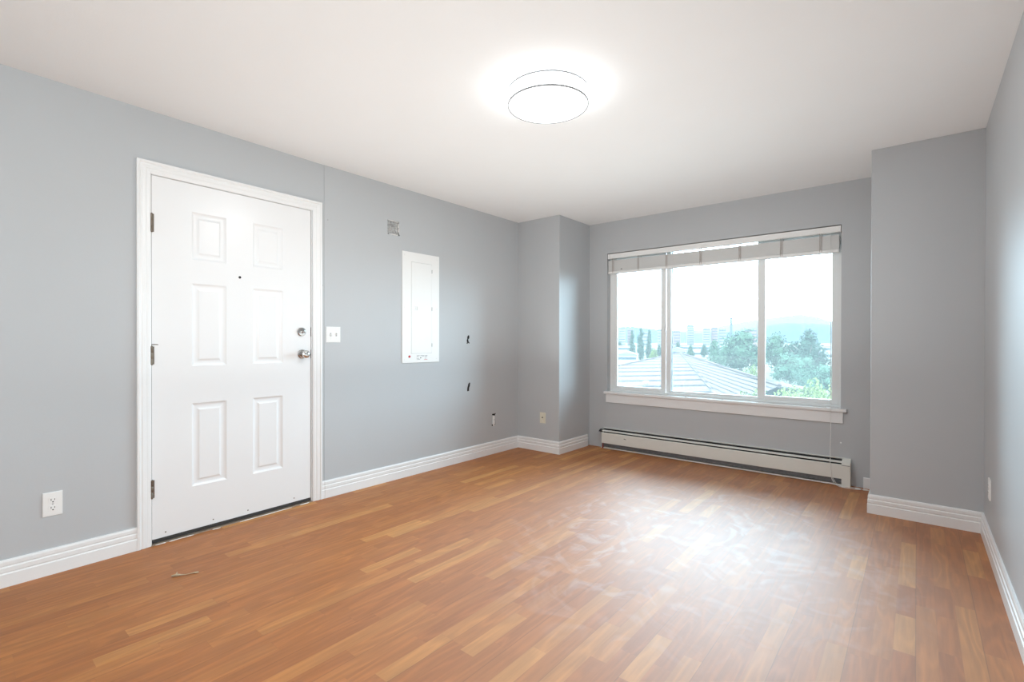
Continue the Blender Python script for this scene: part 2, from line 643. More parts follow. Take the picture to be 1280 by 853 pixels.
def carve(o, cutters, inner):
    """cut holes with solid meshes, keep only the result"""
    cut = []
    for mb, mi in zip(cutters, inner):
        cut.append(mb.build('cutter', M[mi], None, loc=o.location[:], rotz=o.rotation_euler.z))
    for c in cut:
        md = o.modifiers.new('cut', 'BOOLEAN')
        md.object = c
        md.operation = 'DIFFERENCE'
        md.solver = 'EXACT'
        md.material_mode = 'TRANSFER'
    dg = bpy.context.evaluated_depsgraph_get()
    dg.update()
    me = bpy.data.meshes.new_from_object(o.evaluated_get(dg))
    o.modifiers.clear()
    o.data = me
    for c in cut:
        bpy.data.objects.remove(c)


# ------------------------------------------------------------------ room shell
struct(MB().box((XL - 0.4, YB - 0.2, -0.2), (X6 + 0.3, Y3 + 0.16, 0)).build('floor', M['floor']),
       'orange brown three strip laminate floor with dusty smears and painted sheen near the window', 'floor')
struct(MB().box((XL - 0.4, YB - 0.2, H), (X6 + 0.3, Y3 + 0.16, H + 0.2)).build('ceiling', M['ceiling']),
       'plain off white painted ceiling around the round lamp', 'ceiling')

DX0, DX1, DTOP = 0.8165, 1.7835, 2.0905       # door opening, measured along the door wall (y values)
C_A = 1 / math.cos(KA)


def sa(y):
    return (y - KINK_Y) * C_A


wa = MB().holed(sa(YB - 0.15), sa(STEP_Y), 0, H, 0, 0.15, [(sa(DX0), sa(DX1), 0, DTOP)])
struct(wa.build('wall_left', M['wall'], loc=on_a(KINK_Y), rotz=ROT_A),
       'grey left wall section around the white entry door', 'wall')

wb = MB().box((STEP_Y - 0.004 - Y1, 0, 0), (0.1, 0.16, H)).build('wall_left_rear', M['wall'], loc=(XL, Y1, 0), rotz=ROT_B)
struct(wb, 'grey left wall section carrying the electrical panel and torn holes', 'wall')


def sb(y):
    return y - Y1


hole_up = [(3.348, 1.127), (3.362, 1.128), (3.366, 1.137), (3.385, 1.128), (3.388, 1.136), (3.374, 1.150), (3.371, 1.170),
           (3.384, 1.180), (3.385, 1.207), (3.370, 1.209), (3.358, 1.196), (3.357, 1.176), (3.350, 1.160), (3.354, 1.142)]
hole_dn = [(3.356, 0.667), (3.382, 0.669), (3.384, 0.700), (3.392, 0.715), (3.398, 0.747), (3.386, 0.750), (3.372, 0.738),
           (3.364, 0.715), (3.358, 0.700)]
hole_out = [(3.713, 0.288), (3.722, 0.284), (3.764, 0.286), (3.766, 0.30), (3.762, 0.396), (3.772, 0.405), (3.768, 0.412),
            (3.745, 0.405), (3.728, 0.412), (3.716, 0.402)]
hole_sq = [(2.436, 2.03), (2.545, 2.031), (2.551, 2.06), (2.547, 2.10), (2.550, 2.15), (2.434, 2.148)]
carve(wb, [MB().prism([(sb(y), z) for y, z in hole_up], -0.02, 0.13),
           MB().prism([(sb(y), z) for y, z in hole_dn], -0.02, 0.13),
           MB().prism([(sb(y), z) for y, z in hole_out], -0.02, 0.06),
           MB().prism([(sb(y), z) for y, z in hole_sq], -0.02, 0.014)], ('cavity', 'cavity', 'cavity', 'wall'))

struct(MB().box((XL - 0.05, Y1, 0), (X2, Y3 + 0.02, H), 0.004).build('wall_left_column', M['wall']),
       'grey boxed out wall column in the left corner beside the window', 'wall')
struct(MB().box((X5, Y5, 0), (X6 + 0.05, Y3 + 0.02, H), 0.004).build('wall_right_column', M['wall']),
       'grey boxed out wall column right of the window', 'wall')
OX0, OX1, OZ0, OZ1 = -2.585, -0.473, 0.60, 2.10
WT = 0.16
ww = MB().holed(XL - 0.2, X6 + 0.2, 0, H, 0, WT, [(OX0, OX1, OZ0, OZ1)])
struct(ww.build('wall_window', M['wall'], loc=(0, Y3, 0)), 'grey end wall around the wide window', 'wall')
struct(MB().box((X6, YB - 0.15, 0), (X6 + 0.15, Y3 + 0.1, H)).build('wall_right', M['wall']),
       'bluish grey right wall seen at a steep angle', 'wall')
struct(MB().box((XL - 0.3, YB - 0.15, 0), (X6 + 0.15, YB, H)).build('wall_back', M['wall']),
       'grey wall behind the camera', 'wall')

# ------------------------------------------------------------------ baseboards
BH = 0.126
bb_prof = [(0.0, 0.0), (0.015, 0.0), (0.015, 0.060), (0.0105, 0.064), (0.0105, 0.068), (0.0135, 0.072), (0.0135, 0.090),
           (0.009, 0.094), (0.009, 0.098), (0.0115, 0.102), (0.0115, 0.117), (0.008, BH), (0.0, BH)]


def baseboard(name, path, label, prof=bb_prof):
    o = MB().sweep(prof, path, lambda x, y, d: (x, y, d)).build(name, M['trim'])
    return struct(o, label, 'baseboard')


TX0, TX1 = 0.750, 1.856
baseboard('baseboard_left', [on_a(YB)[:2], on_a(TX0)[:2]], 'white grooved baseboard left of the entry door')
baseboard('baseboard_left_rear', [on_a(TX1)[:2], on_a(STEP_Y - 0.004)[:2], (XL, STEP_Y), (XL, Y1), (X2, Y1), (X2, 4.685)],
          'white grooved baseboard running from the door round the left column')
baseboard('baseboard_right_column', [(X5, 4.60), (X5, Y5), (X6, Y5)], 'white grooved baseboard round the foot of the right column')
baseboard('baseboard_right', [(X6, Y5 - 0.0155), (X6, YB)], 'white grooved baseboard along the right wall')
baseboard('baseboard_window', [(-0.322, Y3), (X5, Y3)], 'short white baseboard stub between heater and right column',
          [(0, 0), (0.012, 0), (0.012, 0.078), (0.009, 0.083), (0, 0.083)])

# ------------------------------------------------------------------ entry door and its casing
door = thing('door_1', 'white six panel entry door with chrome knob and deadbolt', 'door', on_a(0.823), ROT_A, kind='structure')
DW, DZ0, DZ1 = 0.953, 0.030, 2.084
DY = 0.004                                     # the face sits just behind the wall plane


def door_slab():
    mb = MB()
    bm = mb.bm
    px = [(0.1995, 0.3925), (0.5525, 0.7500)]
    pz = [(0.285, 0.780), (1.003, 1.494), (1.637, 1.919)]
    xs = [0, px[0][0], px[0][1], px[1][0], px[1][1], DW]
    zs = [DZ0, pz[0][0], pz[0][1], pz[1][0], pz[1][1], pz[2][0], pz[2][1], DZ1]
    g = {}

    def v(x, y, z):
        k = (round(x, 5), round(y, 5), round(z, 5))
        if k not in g:
            g[k] = bm.verts.new((x, y, z))
        return g[k]

    def quad(a, b, c, d):
        bm.faces.new((v(*a), v(*b), v(*c), v(*d)))
    for i in range(5):
        for k in range(7):
            x0, x1, z0, z1 = xs[i], xs[i + 1], zs[k], zs[k + 1]
            if i in (1, 3) and k in (1, 3, 5):
                # moulded panel: cove in, flat bottom, slope up to the raised field
                rings = [(0.0, DY), (0.004, DY + 0.0035), (0.010, DY + 0.0075), (0.016, DY + 0.009), (0.026, DY + 0.009),
                         (0.033, DY + 0.0075), (0.040, DY + 0.0030), (0.043, DY + 0.0022)]
                for (a, ya), (b, yb) in zip(rings, rings[1:]):
                    A = [(x0 + a, ya, z0 + a), (x1 - a, ya, z0 + a), (x1 - a, ya, z1 - a), (x0 + a, ya, z1 - a)]
                    B = [(x0 + b, yb, z0 + b), (x1 - b, yb, z0 + b), (x1 - b, yb, z1 - b), (x0 + b, yb, z1 - b)]
                    for q in range(4):
                        quad(A[q], A[(q + 1) % 4], B[(q + 1) % 4], B[q])
                a, ya = rings[-1]
                quad((x0 + a, ya, z0 + a), (x1 - a, ya, z0 + a), (x1 - a, ya, z1 - a), (x0 + a, ya, z1 - a))
            else:
                quad((x0, DY, z0), (x1, DY, z0), (x1, DY, z1), (x0, DY, z1))
    yb = DY + 0.044
    quad((DW, yb, DZ0), (0, yb, DZ0), (0, yb, DZ1), (DW, yb, DZ1))
    for k in range(7):
        quad((0, yb, zs[k]), (0, DY, zs[k]), (0, DY, zs[k + 1]), (0, yb, zs[k + 1]))
        quad((DW, DY, zs[k]), (DW, yb, zs[k]), (DW, yb, zs[k + 1]), (DW, DY, zs[k + 1]))
    for i in range(5):
        quad((xs[i], DY, DZ1), (xs[i + 1], DY, DZ1), (xs[i + 1], yb, DZ1), (xs[i], yb, DZ1))
        quad((xs[i], yb, DZ0), (xs[i + 1], yb, DZ0), (xs[i + 1], DY, DZ0), (xs[i], DY, DZ0))
    return mb


door_slab().build('door_leaf', M['door'], door)
for hz in (1.816, 1.070, 0.317):
    hb = MB()
    hb.lathe([(0, -0.056), (0.0035, -0.054), (0.0065, -0.050), (0.0065, -0.018), (0.0058, -0.017), (0.0065, -0.016), (0.0065, 0.016),
              (0.0058, 0.017), (0.0065, 0.018), (0.0065, 0.050), (0.0035, 0.054), (0, 0.056)], 14, (-0.003, -0.004, hz))
    hb.box((-0.003, -0.001, hz - 0.050), (0.010, 0.0035, hz + 0.050))
    hg = hb.build('hinge', M['bronze'], door, True)
    if hz == 1.070:
        MB().tube([(-0.003, -0.004, hz + 0.054), (-0.003, -0.004, hz + 0.062), (0.014, -0.009, hz + 0.0625), (0.026, -0.010, hz + 0.061)],
                  0.0022).build('hinge_pin', M['bronze'], hg)
# knob: rose, neck, flattened ball with a key cylinder
kx, kz = 0.891, 1.060
kn = MB().lathe([(0, DY), (0.033, DY), (0.033, DY - 0.004), (0.029, DY - 0.009), (0.014, DY - 0.012), (0.012, DY - 0.026),
                 (0.017, DY - 0.032), (0.0255, DY - 0.040), (0.028, DY - 0.049), (0.026, DY - 0.058), (0.018, DY - 0.064), (0.010, DY - 0.0655),
                 (0, DY - 0.066)], 36, (kx, 0, kz), 'y').build('door_knob', M['chrome'], door, True)
MB().box((kx - 0.002, DY - 0.070, kz - 0.006), (kx + 0.002, DY - 0.064, kz + 0.006), 0.0008).build('lock_button', M['chrome'], kn)
db = MB().lathe([(0, DY), (0.031, DY), (0.031, DY - 0.005), (0.027, DY - 0.010), (0.012, DY - 0.012), (0.011, DY - 0.018), (0, DY - 0.018)], 36,
                (0.885, 0, 1.217), 'y').build('deadbolt', M['chrome'], door, True)
MB().box((0.868, DY - 0.030, 1.2115), (0.902, DY - 0.017, 1.2225), 0.003).build('thumb_turn', M['chrome'], db)
MB().lathe([(0.0, DY - 0.0005), (0.0045, DY - 0.0008), (0.0062, DY - 0.003), (0.0075, DY - 0.003), (0.0080, DY), (0.0, DY + 0.002)], 18, (0.471, 0, 1.558),
           'y').build('peephole', M['dark'], door, True)
MB().box((0.002, DY - 0.003, 0.012), (DW - 0.002, DY + 0.040, DZ0)).build('door_sweep', M['sweep'], door)
for sx in (0.065, 0.315, 0.520, 0.830):
    MB().lathe([(0, DY - 0.002), (0.003, DY - 0.0015), (0.0045, DY + 0.0005), (0, DY + 0.001)], 12, (sx, 0, 0.056), 'y').build('screw', M['bronze'], door, True)

cas = thing('trim_1', 'white moulded door casing with jambs round the entry door', 'door casing', on_a(0.823), ROT_A, kind='structure')
c0, c1, ct = TX0 - 0.823, TX1 - 0.823, 2.156
CW = 0.068
cas_prof = [(0.0, 0.0), (0.0, -0.017), (0.010, -0.0185), (0.014, -0.016), (0.017, -0.0125), (0.022, -0.0125), (0.026, -0.0145), (0.040, -0.0125),
            (0.044, -0.010), (0.048, -0.0105), (0.060, -0.009), (CW, -0.006), (CW, 0.0)]
MB().sweep(cas_prof, [(c0, 0.0), (c0, ct), (c1, ct), (c1, 0.0)],
           lambda x, z, d: (x, d, z)).build('casing', M['trim'], cas)
jo0, jo1 = sa(DX0) - sa(0.823), sa(DX1) - sa(0.823)
jm = MB()
jm.box((jo0, 0, 0), (jo0 + 0.0035, 0.15, DTOP)).box((jo1 - 0.004, 0, 0), (jo1, 0.15, DTOP)).box((jo0, 0, DTOP - 0.004), (jo1, 0.15, DTOP))
jm.box((jo0, 0.052, 0), (jo0 + 0.03, 0.09, DTOP)).box((jo1 - 0.03, 0.052, 0), (jo1, 0.09, DTOP)).box((jo0, 0.052, DTOP - 0.03), (jo1, 0.09, DTOP))
jm.build('door_jamb', M['trim'], cas)
ws = MB().box((jo0 + 0.0036, 0.006, 0.004), (-0.0004, 0.05, DTOP - 0.008)).box((DW + 0.0006, 0.012, 0.004), (jo1 - 0.0042, 0.05, DTOP - 0.008))  # dark filler strips imitate the shade between door and jamb
ws.box((jo0 + 0.004, 0.012, DZ1 + 0.0006), (jo1 - 0.0045, 0.05, DTOP - 0.0042))
ws.build('gap_shade', M['strip'], cas)
st = MB().box((jo1 - 0.0055, 0.002, 1.03), (jo1 - 0.001, 0.032, 1.09)).box((jo1 - 0.0055, 0.002, 1.185), (jo1 - 0.001, 0.032, 1.25))
st.build('strike_plate', M['bronze'], cas)
struct(MB().prism([(-0.012, 0.0), (-0.010, 0.004), (0.05, 0.010), (0.10, 0.010), (0.15, 0.010), (0.15, 0.0)], jo0, jo1, 'x')
       .build('trim_2', M['threshold'], loc=on_a(0.823), rotz=ROT_A), 'worn brown threshold strip under the entry door', 'threshold')
for i, (a, b, o_, lab) in enumerate(((0.01, 0.06, -0.016, 'thin white paint flake at the hinge end of the door threshold'),
                                     (0.075, 0.20, -0.018, 'long white caulk sliver on floor near the hinge end of the door'),
                                     (0.30, 0.345, -0.022, 'stubby white paint chip on the floor before the door threshold'),
                                     (0.46, 0.80, -0.020, 'longest white caulk strip on the floor along the door threshold'),
                                     (0.86, 0.93, -0.018, 'white caulk piece on floor at the knob end of the threshold'))):
    mb = MB()
    k = 7
    mb.tube([(a + (b - a) * t / k, o_ + random.uniform(-0.002, 0.002), 0.003) for t in range(k + 1)],
            [0.0012] + [random.uniform(0.0018, 0.0032) for _ in range(k - 1)] + [0.0012], 6)
    tag(mb.build('paint_flake', M['paper'], loc=on_a(0.823), rotz=ROT_A), lab, 'debris', 'caulk and paint flakes at the door')

# ------------------------------------------------------------------ window
win = thing('window_1', 'wide three pane white vinyl sliding window above the heater', 'window', (0, Y3, 0), 0, kind='structure')
FY0, FY1 = 0.062, 0.125


def bars(mb, x0, x1, z0, z1, wl, wr, wb_, wt, y0, y1, bev=0.003):
    """a rectangular frame of four bars"""
    mb.box((x0, y0, z0), (x0 + wl, y1, z1), bev)
    mb.box((x1 - wr, y0, z0), (x1, y1, z1), bev)
    mb.box((x0 + wl - 0.001, y0 + 0.0005, z0), (x1 - wr + 0.001, y1, z0 + wb_), bev)
    mb.box((x0 + wl - 0.001, y0 + 0.0005, z1 - wt), (x1 - wr + 0.001, y1, z1), bev)
    return mb


ZB, ZT = 0.612, OZ1 - 0.001
fm = bars(MB(), OX0 + 0.001, OX1 - 0.001, ZB, ZT, 0.020, 0.020, 0.024, 0.03, FY0, FY1 + 0.02)
fm.build('frame', M['vinyl'], win)
mu = MB().box((-1.955, FY0 + 0.012, ZB + 0.02), (-1.907, FY1, ZT - 0.02), 0.003)
mu.build('mullion', M['vinyl'], win)
MB().box((-1.108, FY0 + 0.020, ZB + 0.02), (-1.085, FY1, ZT - 0.02), 0.003).build('mullion', M['vinyl'], win)
# fixed centre light
fx = bars(MB(), -1.915, -1.100, ZB + 0.02, ZT - 0.02, 0.008, 0.008, 0.022, 0.02, FY0 + 0.03, FY1 - 0.005)
fx.build('glazing_bead', M['vinyl'], win)
MB().box((-1.908, FY0 + 0.045, ZB + 0.04), (-1.107, FY0 + 0.049, ZT - 0.03)).build('pane', M['glass'], win)
# two sliding sashes
for x0, x1, wl, wr in ((-2.566, -1.960, 0.066, 0.047), (-1.106, -0.492, 0.061, 0.052)):
    s = bars(MB(), x0, x1, ZB + 0.024, ZT - 0.025, wl, wr, 0.036, 0.058, FY0 + 0.002, FY0 + 0.030, 0.004).build('sash', M['vinyl'], win)
    MB().box((x0 + wl - 0.006, FY0 + 0.014, ZB + 0.05), (x1 - wr + 0.006, FY0 + 0.018, ZT - 0.05)).build('pane', M['glass'], s)
lt = MB().box((-1.976, FY0 - 0.012, 1.235), (-1.962, FY0 + 0.004, 1.325), 0.004)
lt.box((-1.973, FY0 - 0.024, 1.262), (-1.965, FY0 - 0.010, 1.285), 0.002)
lt.build('latch', M['vinyl'], win)
MB().box((-2.545, FY0 - 0.006, 0.74), (-2.528, FY0 + 0.004, 0.80), 0.003).build('sash_pull', M['vinyl'], win)
# drywall returns are the wall itself; stool and apron below
sill = thing('trim_3', 'white window stool with flat apron board below the window', 'window sill', (0, Y3, 0), 0, kind='structure')
MB().box((-2.612, -0.030, 0.586), (OX0 + 0.001, 0.0, 0.6115), 0.003).box((OX1 - 0.001, -0.030, 0.586), (-0.432, 0, 0.6115), 0.003) \
    .box((OX0, -0.030, 0.586), (OX1, 0.10, 0.6115), 0.003).build('stool', M['trim'], sill)
MB().box((-2.592, -0.014, 0.494), (-0.457, 0, 0.586), 0.002).build('apron', M['trim'], sill)
for cx, lab in ((-1.72, 'tiny white plaster crumb on the sill under the centre pane'), (-1.385, 'tiny white crumb on the sill left of the right pane'),
                (-0.575, 'white crumb on the sill at the blind cord')):
    mb = MB()
    bmesh.ops.create_icosphere(mb.bm, subdivisions=1, radius=0.007)
    for v in mb.bm.verts:
        v.co = Vector((v.co.x * 1.5, v.co.y, v.co.z * 0.8)) * random.uniform(0.7, 1.15)
    tag(mb.build('crumb', M['paper'], loc=(cx, Y3 - 0.02, 0.616)), lab, 'debris', 'crumbs on the sill')

# ------------------------------------------------------------------ raised blind
bl = thing('window_blind', 'white slatted blind pulled up at the top of the wide window', 'blind', (0, Y3, 2.0), 0)
BX0, BX1 = OX0 + 0.008, OX1 - 0.006
hr = MB()
hr.prism([(0.002, 0.045), (0.004, 0.043), (0.052, 0.043), (0.052, 0.092), (0.049, 0.092), (0.049, 0.046), (0.005, 0.046), (0.005, 0.092), (0.002, 0.092)],
         BX0, BX1, 'x')
hr.build('headrail', M['blind'], bl)
for x0 in (BX0 - 0.002, BX1 - 0.004):
    MB().box((x0, 0.0, 0.040), (x0 + 0.006, 0.054, 0.094), 0.001).build('bracket', M['blind'], bl)
sl = MB()
nsl = 27
for i in range(nsl):
    z = -0.092 + i * 0.0042
    j = random.uniform(-0.0012, 0.0012)
    y0 = 0.003 + j
    sl.prism([(y0, z), (y0 + 0.012, z + 0.0009), (y0 + 0.025, z + 0.0012), (y0 + 0.038, z + 0.0009), (y0 + 0.050, z),
              (y0 + 0.050, z + 0.0028), (y0 + 0.038, z + 0.0037), (y0 + 0.025, z + 0.0040), (y0 + 0.012, z + 0.0037), (y0, z + 0.0028)],
             BX0 + 0.004 + j, BX1 - 0.010 + j, 'x')
sl.build('slat_stack', M['blind'], bl)
br = MB().box((BX0 + 0.002, 0.0, -0.120), (BX1 - 0.010, 0.054, -0.094), 0.004)
br.build('bottom_rail', M['blind'], bl)
LAD = (-2.515, -2.225, -1.925, -1.590, -1.240, -0.905, -0.615)
for x in LAD:
    ld = MB()
    for yy in (-0.002, 0.0555):
        ld.box((x - 0.010, yy - 0.0007, -0.110), (x - 0.006, yy + 0.0007, 0.044)).box((x + 0.004, yy - 0.0007, -0.110), (x + 0.008, yy + 0.0007, 0.044))
    for i in range(0, nsl, 2):                 # slack rungs bunched at the front of the stack
        z = -0.090 + i * 0.0042
        ld.tube([(x - 0.008, -0.002, z), (x, -0.005, z - 0.002), (x + 0.006, -0.002, z + 0.001)], 0.0009, 5)
    ld.build('ladder_cord', M['ladder'], bl)
MB().box((-2.424, -0.0018, -0.082), (-2.410, 0.001, -0.075), 0.0005).build('chip_mark', M['dark'], bl)
# lift cord: out of the headrail, over the sill edge and the heater, then along the floor
cx = -0.548
cp = [(cx, -0.004, 0.043), (cx + 0.002, -0.006, -0.06), (cx + 0.004, -0.010, -0.30), (cx + 0.007, -0.020, -0.80), (cx + 0.010, -0.034, -1.385),
      (cx + 0.011, -0.036, -1.42), (cx + 0.012, -0.050, -1.60), (cx + 0.013, -0.078, -1.81), (cx + 0.018, -0.080, -1.88), (cx + 0.026, -0.083, -1.945),
      (cx + 0.045, -0.092, -1.982), (cx + 0.08, -0.100, -1.9955), (cx + 0.125, -0.104, -1.997), (cx + 0.155, -0.100, -1.997), (cx + 0.185, -0.097, -1.997)]
cd = MB().tube(cp, 0.0022, 8).build('lift_cord', M['cord'], bl, True)
MB().lathe([(0, -0.016), (0.006, -0.015), (0.0065, -0.004), (0.0045, 0.010), (0.003, 0.020), (0, 0.021)], 12, (cx + 0.196, -0.097, -1.9925),
           'x').build('cord_tassel', M['cord'], cd, True)
cd2 = MB().tube([(cx + 0.030, -0.084, -1.935), (cx + 0.05, -0.088, -1.968), (cx + 0.075, -0.082, -1.990), (cx + 0.10, -0.088, -1.9965), (cx + 0.16, -0.062, -1.997),
                 (cx + 0.20, -0.045, -1.997), (cx + 0.225, -0.070, -1.997), (cx + 0.235, -0.088, -1.997)], 0.0022, 8).build('lift_cord', M['cord'], bl, True)
MB().lathe([(0, -0.016), (0.006, -0.015), (0.0065, -0.004), (0.0045, 0.010), (0.003, 0.020), (0, 0.021)], 12, (cx + 0.246, -0.088, -1.9925),
           'x').build('cord_tassel', M['cord'], cd2, True)
MB().tube([(BX0 + 0.052, 0.001, 0.044), (BX0 + 0.052, -0.003, -0.05), (BX0 + 0.052, -0.002, -0.118)], 0.0012, 6).build('tilt_cord', M['ladder'], bl)

# ------------------------------------------------------------------ baseboard heater
ht = thing('baseboard_heater', 'long cream metal baseboard heater under the window', 'heater', (0, Y3, 0), 0)
HX0, HX1 = -2.622, -0.402
bp_ = MB()
bp_.prism([(0.0, 0.012), (-0.004, 0.012), (-0.004, 0.206), (-0.016, 0.2105), (-0.017, 0.214), (0.0, 0.217)], HX0 + 0.002, HX1 - 0.056, 'x')
bp_.build('back_plate', M['heater'], ht)
MB().prism([(-0.012, 0.008), (-0.060, 0.004), (-0.0615, 0.008), (-0.0615, 0.016), (-0.059, 0.016), (-0.058, 0.010), (-0.012, 0.014)], HX0 + 0.03, HX1 - 0.056,
           'x').build('bottom_lip', M['heater'], ht)
MB().prism([(-0.034, 0.1975), (-0.058, 0.1905), (-0.0625, 0.187), (-0.061, 0.1845), (-0.034, 0.1935)], HX0 + 0.012, HX1 - 0.056, 'x').build('damper', M['heater'], ht)
MB().box((HX0 + 0.014, -0.030, 0.165), (HX1 - 0.058, -0.0042, 0.2055)).build('slot_shade', M['dark'], ht)  # dark block added to imitate shade inside the heater slots
fp = MB().prism([(-0.064, 0.0615), (-0.071, 0.0615), (-0.0715, 0.066), (-0.0705, 0.169), (-0.067, 0.174), (-0.063, 0.174), (-0.063, 0.172), (-0.066, 0.170),
                 (-0.068, 0.166), (-0.069, 0.068), (-0.064, 0.065)], HX0 + 0.012, HX1 - 0.056, 'x').build('front_cover', M['heater'], ht)
MB().prism([(-2.355, 0.135), (-2.343, 0.137), (-2.330, 0.131), (-2.322, 0.132), (-2.326, 0.127), (-2.338, 0.129)], -0.0722, -0.0705).build('scratch', M['dark'], fp)
MB().box((HX0 + 0.03, -0.058, 0.022), (HX1 - 0.06, -0.010, 0.172)).build('fin_element', M['fin'], ht)
MB().tube([(HX0 + 0.012, -0.038, 0.001), (HX0 + 0.012, -0.038, 0.055), (HX0 + 0.016, -0.038, 0.075), (HX0 + 0.05, -0.038, 0.09)], 0.011, 12).build('pipe', M['copper'], ht, True)
# open left end: a bracket instead of a cap
MB().prism([(0.0, 0.004), (-0.060, 0.004), (-0.060, 0.016), (-0.016, 0.020), (-0.016, 0.16), (-0.05, 0.185), (-0.035, 0.203), (0.0, 0.206)], HX0, HX0 + 0.003,
           'x').build('end_bracket', M['heater'], ht)
MB().prism([(0.0, 0.200), (-0.030, 0.200), (-0.056, 0.188), (-0.064, 0.178), (-0.060, 0.176), (-0.050, 0.182), (-0.028, 0.190), (0.0, 0.190)], HX0 - 0.028, HX0 + 0.012,
           'x').build('damper_end', M['dark'], ht)
ec = [(0.0, 0.0), (-0.073, 0.0), (-0.074, 0.005), (-0.0735, 0.178), (-0.068, 0.186), (-0.030, 0.211), (-0.018, 0.216), (0.0, 0.2175)]
MB().prism(ec, HX1 - 0.057, HX1, 'x').build('end_cap', M['heater'], ht)
MB().prism([(-0.0745, 0.168), (-0.0755, 0.168), (-0.0755, 0.1715), (-0.0745, 0.1715)], HX1 - 0.0565, HX1 - 0.001, 'x').build('cap_seam', M['fin'], ht)

# ------------------------------------------------------------------ ceiling lamp
LX, LY, LR = -1.462, 2.050, 0.203
la = thing('ceiling_light', 'round white drum ceiling lamp switched on', 'ceiling light', (LX, LY, H), 0)
MB().lathe([(0, 0), (LR - 0.012, 0), (LR - 0.012, -0.012), (0, -0.012)], 64).build('base_plate', M['steel_white'], la, True)
MB().lathe([(LR - 0.002, -0.074), (LR - 0.006, -0.080), (LR - 0.05, -0.086), (LR * 0.4, -0.089), (0.004, -0.0898), (0, -0.0898)],
           64).build('diffuser', M['lamp'], la)
MB().lathe([(LR - 0.010, -0.010), (LR - 0.002, -0.010), (LR - 0.002, -0.0742), (LR - 0.010, -0.0742)], 64).build('drum_shade', M['lamp_side'], la, True)
dl_d = bpy.data.lights.new('ceiling_lamp_light', 'AREA')
dl_d.shape = 'DISK'
dl_d.size = 0.38
dl_d.energy = LAMP_WATT
dl_d.color = (0.91, 0.975, 1.0)
dl_o = bpy.data.objects.new('ceiling_lamp_light', dl_d)
COL.objects.link(dl_o)
dl_o.location = (LX, LY, H - 0.093)
for z in (-0.010, -0.077):
    MB().lathe([(LR - 0.0015, z - 0.004), (LR + 0.003, z - 0.004), (LR + 0.003, z + 0.004), (LR - 0.0015, z + 0.004), (LR - 0.0015, z - 0.004)],
               72).build('band', M['ring'], la, True)
for a in range(4):
    t = PI / 4 + 0.25 + a * PI / 2
    MB().tube([(math.cos(t) * (LR + 0.001), math.sin(t) * (LR + 0.001), -0.008), (math.cos(t) * (LR + 0.001), math.sin(t) * (LR + 0.001), -0.076)], 0.0012,
              6).build('strut', M['ring'], la)

# ------------------------------------------------------------------ wall plates
def plate(mb, w, h, t=0.006):
    return mb.prism([(-w / 2, -h / 2), (w / 2, -h / 2), (w / 2, h / 2), (-w / 2, h / 2)], 0.0, -0.002).prism(
        [(-w / 2 + 0.001, -h / 2 + 0.001), (w / 2 - 0.001, -h / 2 + 0.001), (w / 2 - 0.001, h / 2 - 0.001), (-w / 2 + 0.001, h / 2 - 0.001)],
        -0.002, -t + 0.001).prism(
        [(-w / 2 + 0.003, -h / 2 + 0.003), (w / 2 - 0.003, -h / 2 + 0.003), (w / 2 - 0.003, h / 2 - 0.003), (-w / 2 + 0.003, h / 2 - 0.003)],
        -t + 0.001, -t)


def screw(parent, x, z, y, r=0.0035):
    mb = MB().lathe([(0, y), (r, y), (r * 0.9, y - 0.0012), (0, y - 0.0016)], 14, (x, 0, z), 'y')
    s = mb.build('screw', M['plastic'], parent, True)
    return s


def receptacle(parent, zc, y, m):
    mb = MB()
    rr = 0.0172
    pts = []
    for i in range(28):
        a = 2 * PI * i / 28
        pts.append((rr * math.cos(a), zc + max(-0.0142, min(0.0142, rr * math.sin(a)))))
    mb.prism(pts, y, y - 0.002)
    f = mb.build('receptacle', m, parent)
    s = MB()
    s.box((-0.0078, y - 0.0024, zc - 0.002), (-0.0054, y - 0.0019, zc + 0.0075))
    s.box((0.0054, y - 0.0024, zc - 0.001), (0.0076, y - 0.0019, zc + 0.0065))
    s.lathe([(0, y - 0.0024), (0.0030, y - 0.0024), (0.0030, y - 0.0019), (0, y - 0.0019)], 12, (0, 0, zc - 0.0085), 'y')
    s.build('slot', M['dark'], f)


def outlet(label, loc, rotz):
    t = thing('wall_outlet', label, 'outlet', loc, rotz)
    plate(MB(), 0.074, 0.117).build('cover_plate', M['plastic'], t)
    for z in (0.0195, -0.0195):
        receptacle(t, z, -0.006, M['plastic'])
    s = MB().lathe([(0, -0.006), (0.0034, -0.006), (0.003, -0.0072), (0, -0.0076)], 14, (0, 0, 0), 'y').build('screw', M['label_grey'], t, True)
    return t


outlet('white duplex outlet on the left wall to the left of the entry door', on_a(0.4095, 0.3455), ROT_A)
outlet('white duplex outlet low on the right wall seen edge on', (X6, 3.752, 0.341), ROT_R)

# bare receptacle left in its hole, without a cover
bo = thing('bare_outlet', 'bare white receptacle without cover in a rough hole on the left wall', 'outlet', (XL, 3.741, 0.347), ROT_B)
MB().box((-0.014, -0.004, -0.050), (0.017, 0.03, 0.040), 0.003).build('receptacle_body', M['plastic'], bo)
MB().box((-0.010, -0.0025, -0.066), (0.012, -0.0005, -0.050), 0.0005).build('mounting_strap', M['paper'], bo)
MB().box((-0.010, -0.0055, -0.0025), (0.013, -0.0035, 0.0005)).build('slot', M['label_grey'], bo)

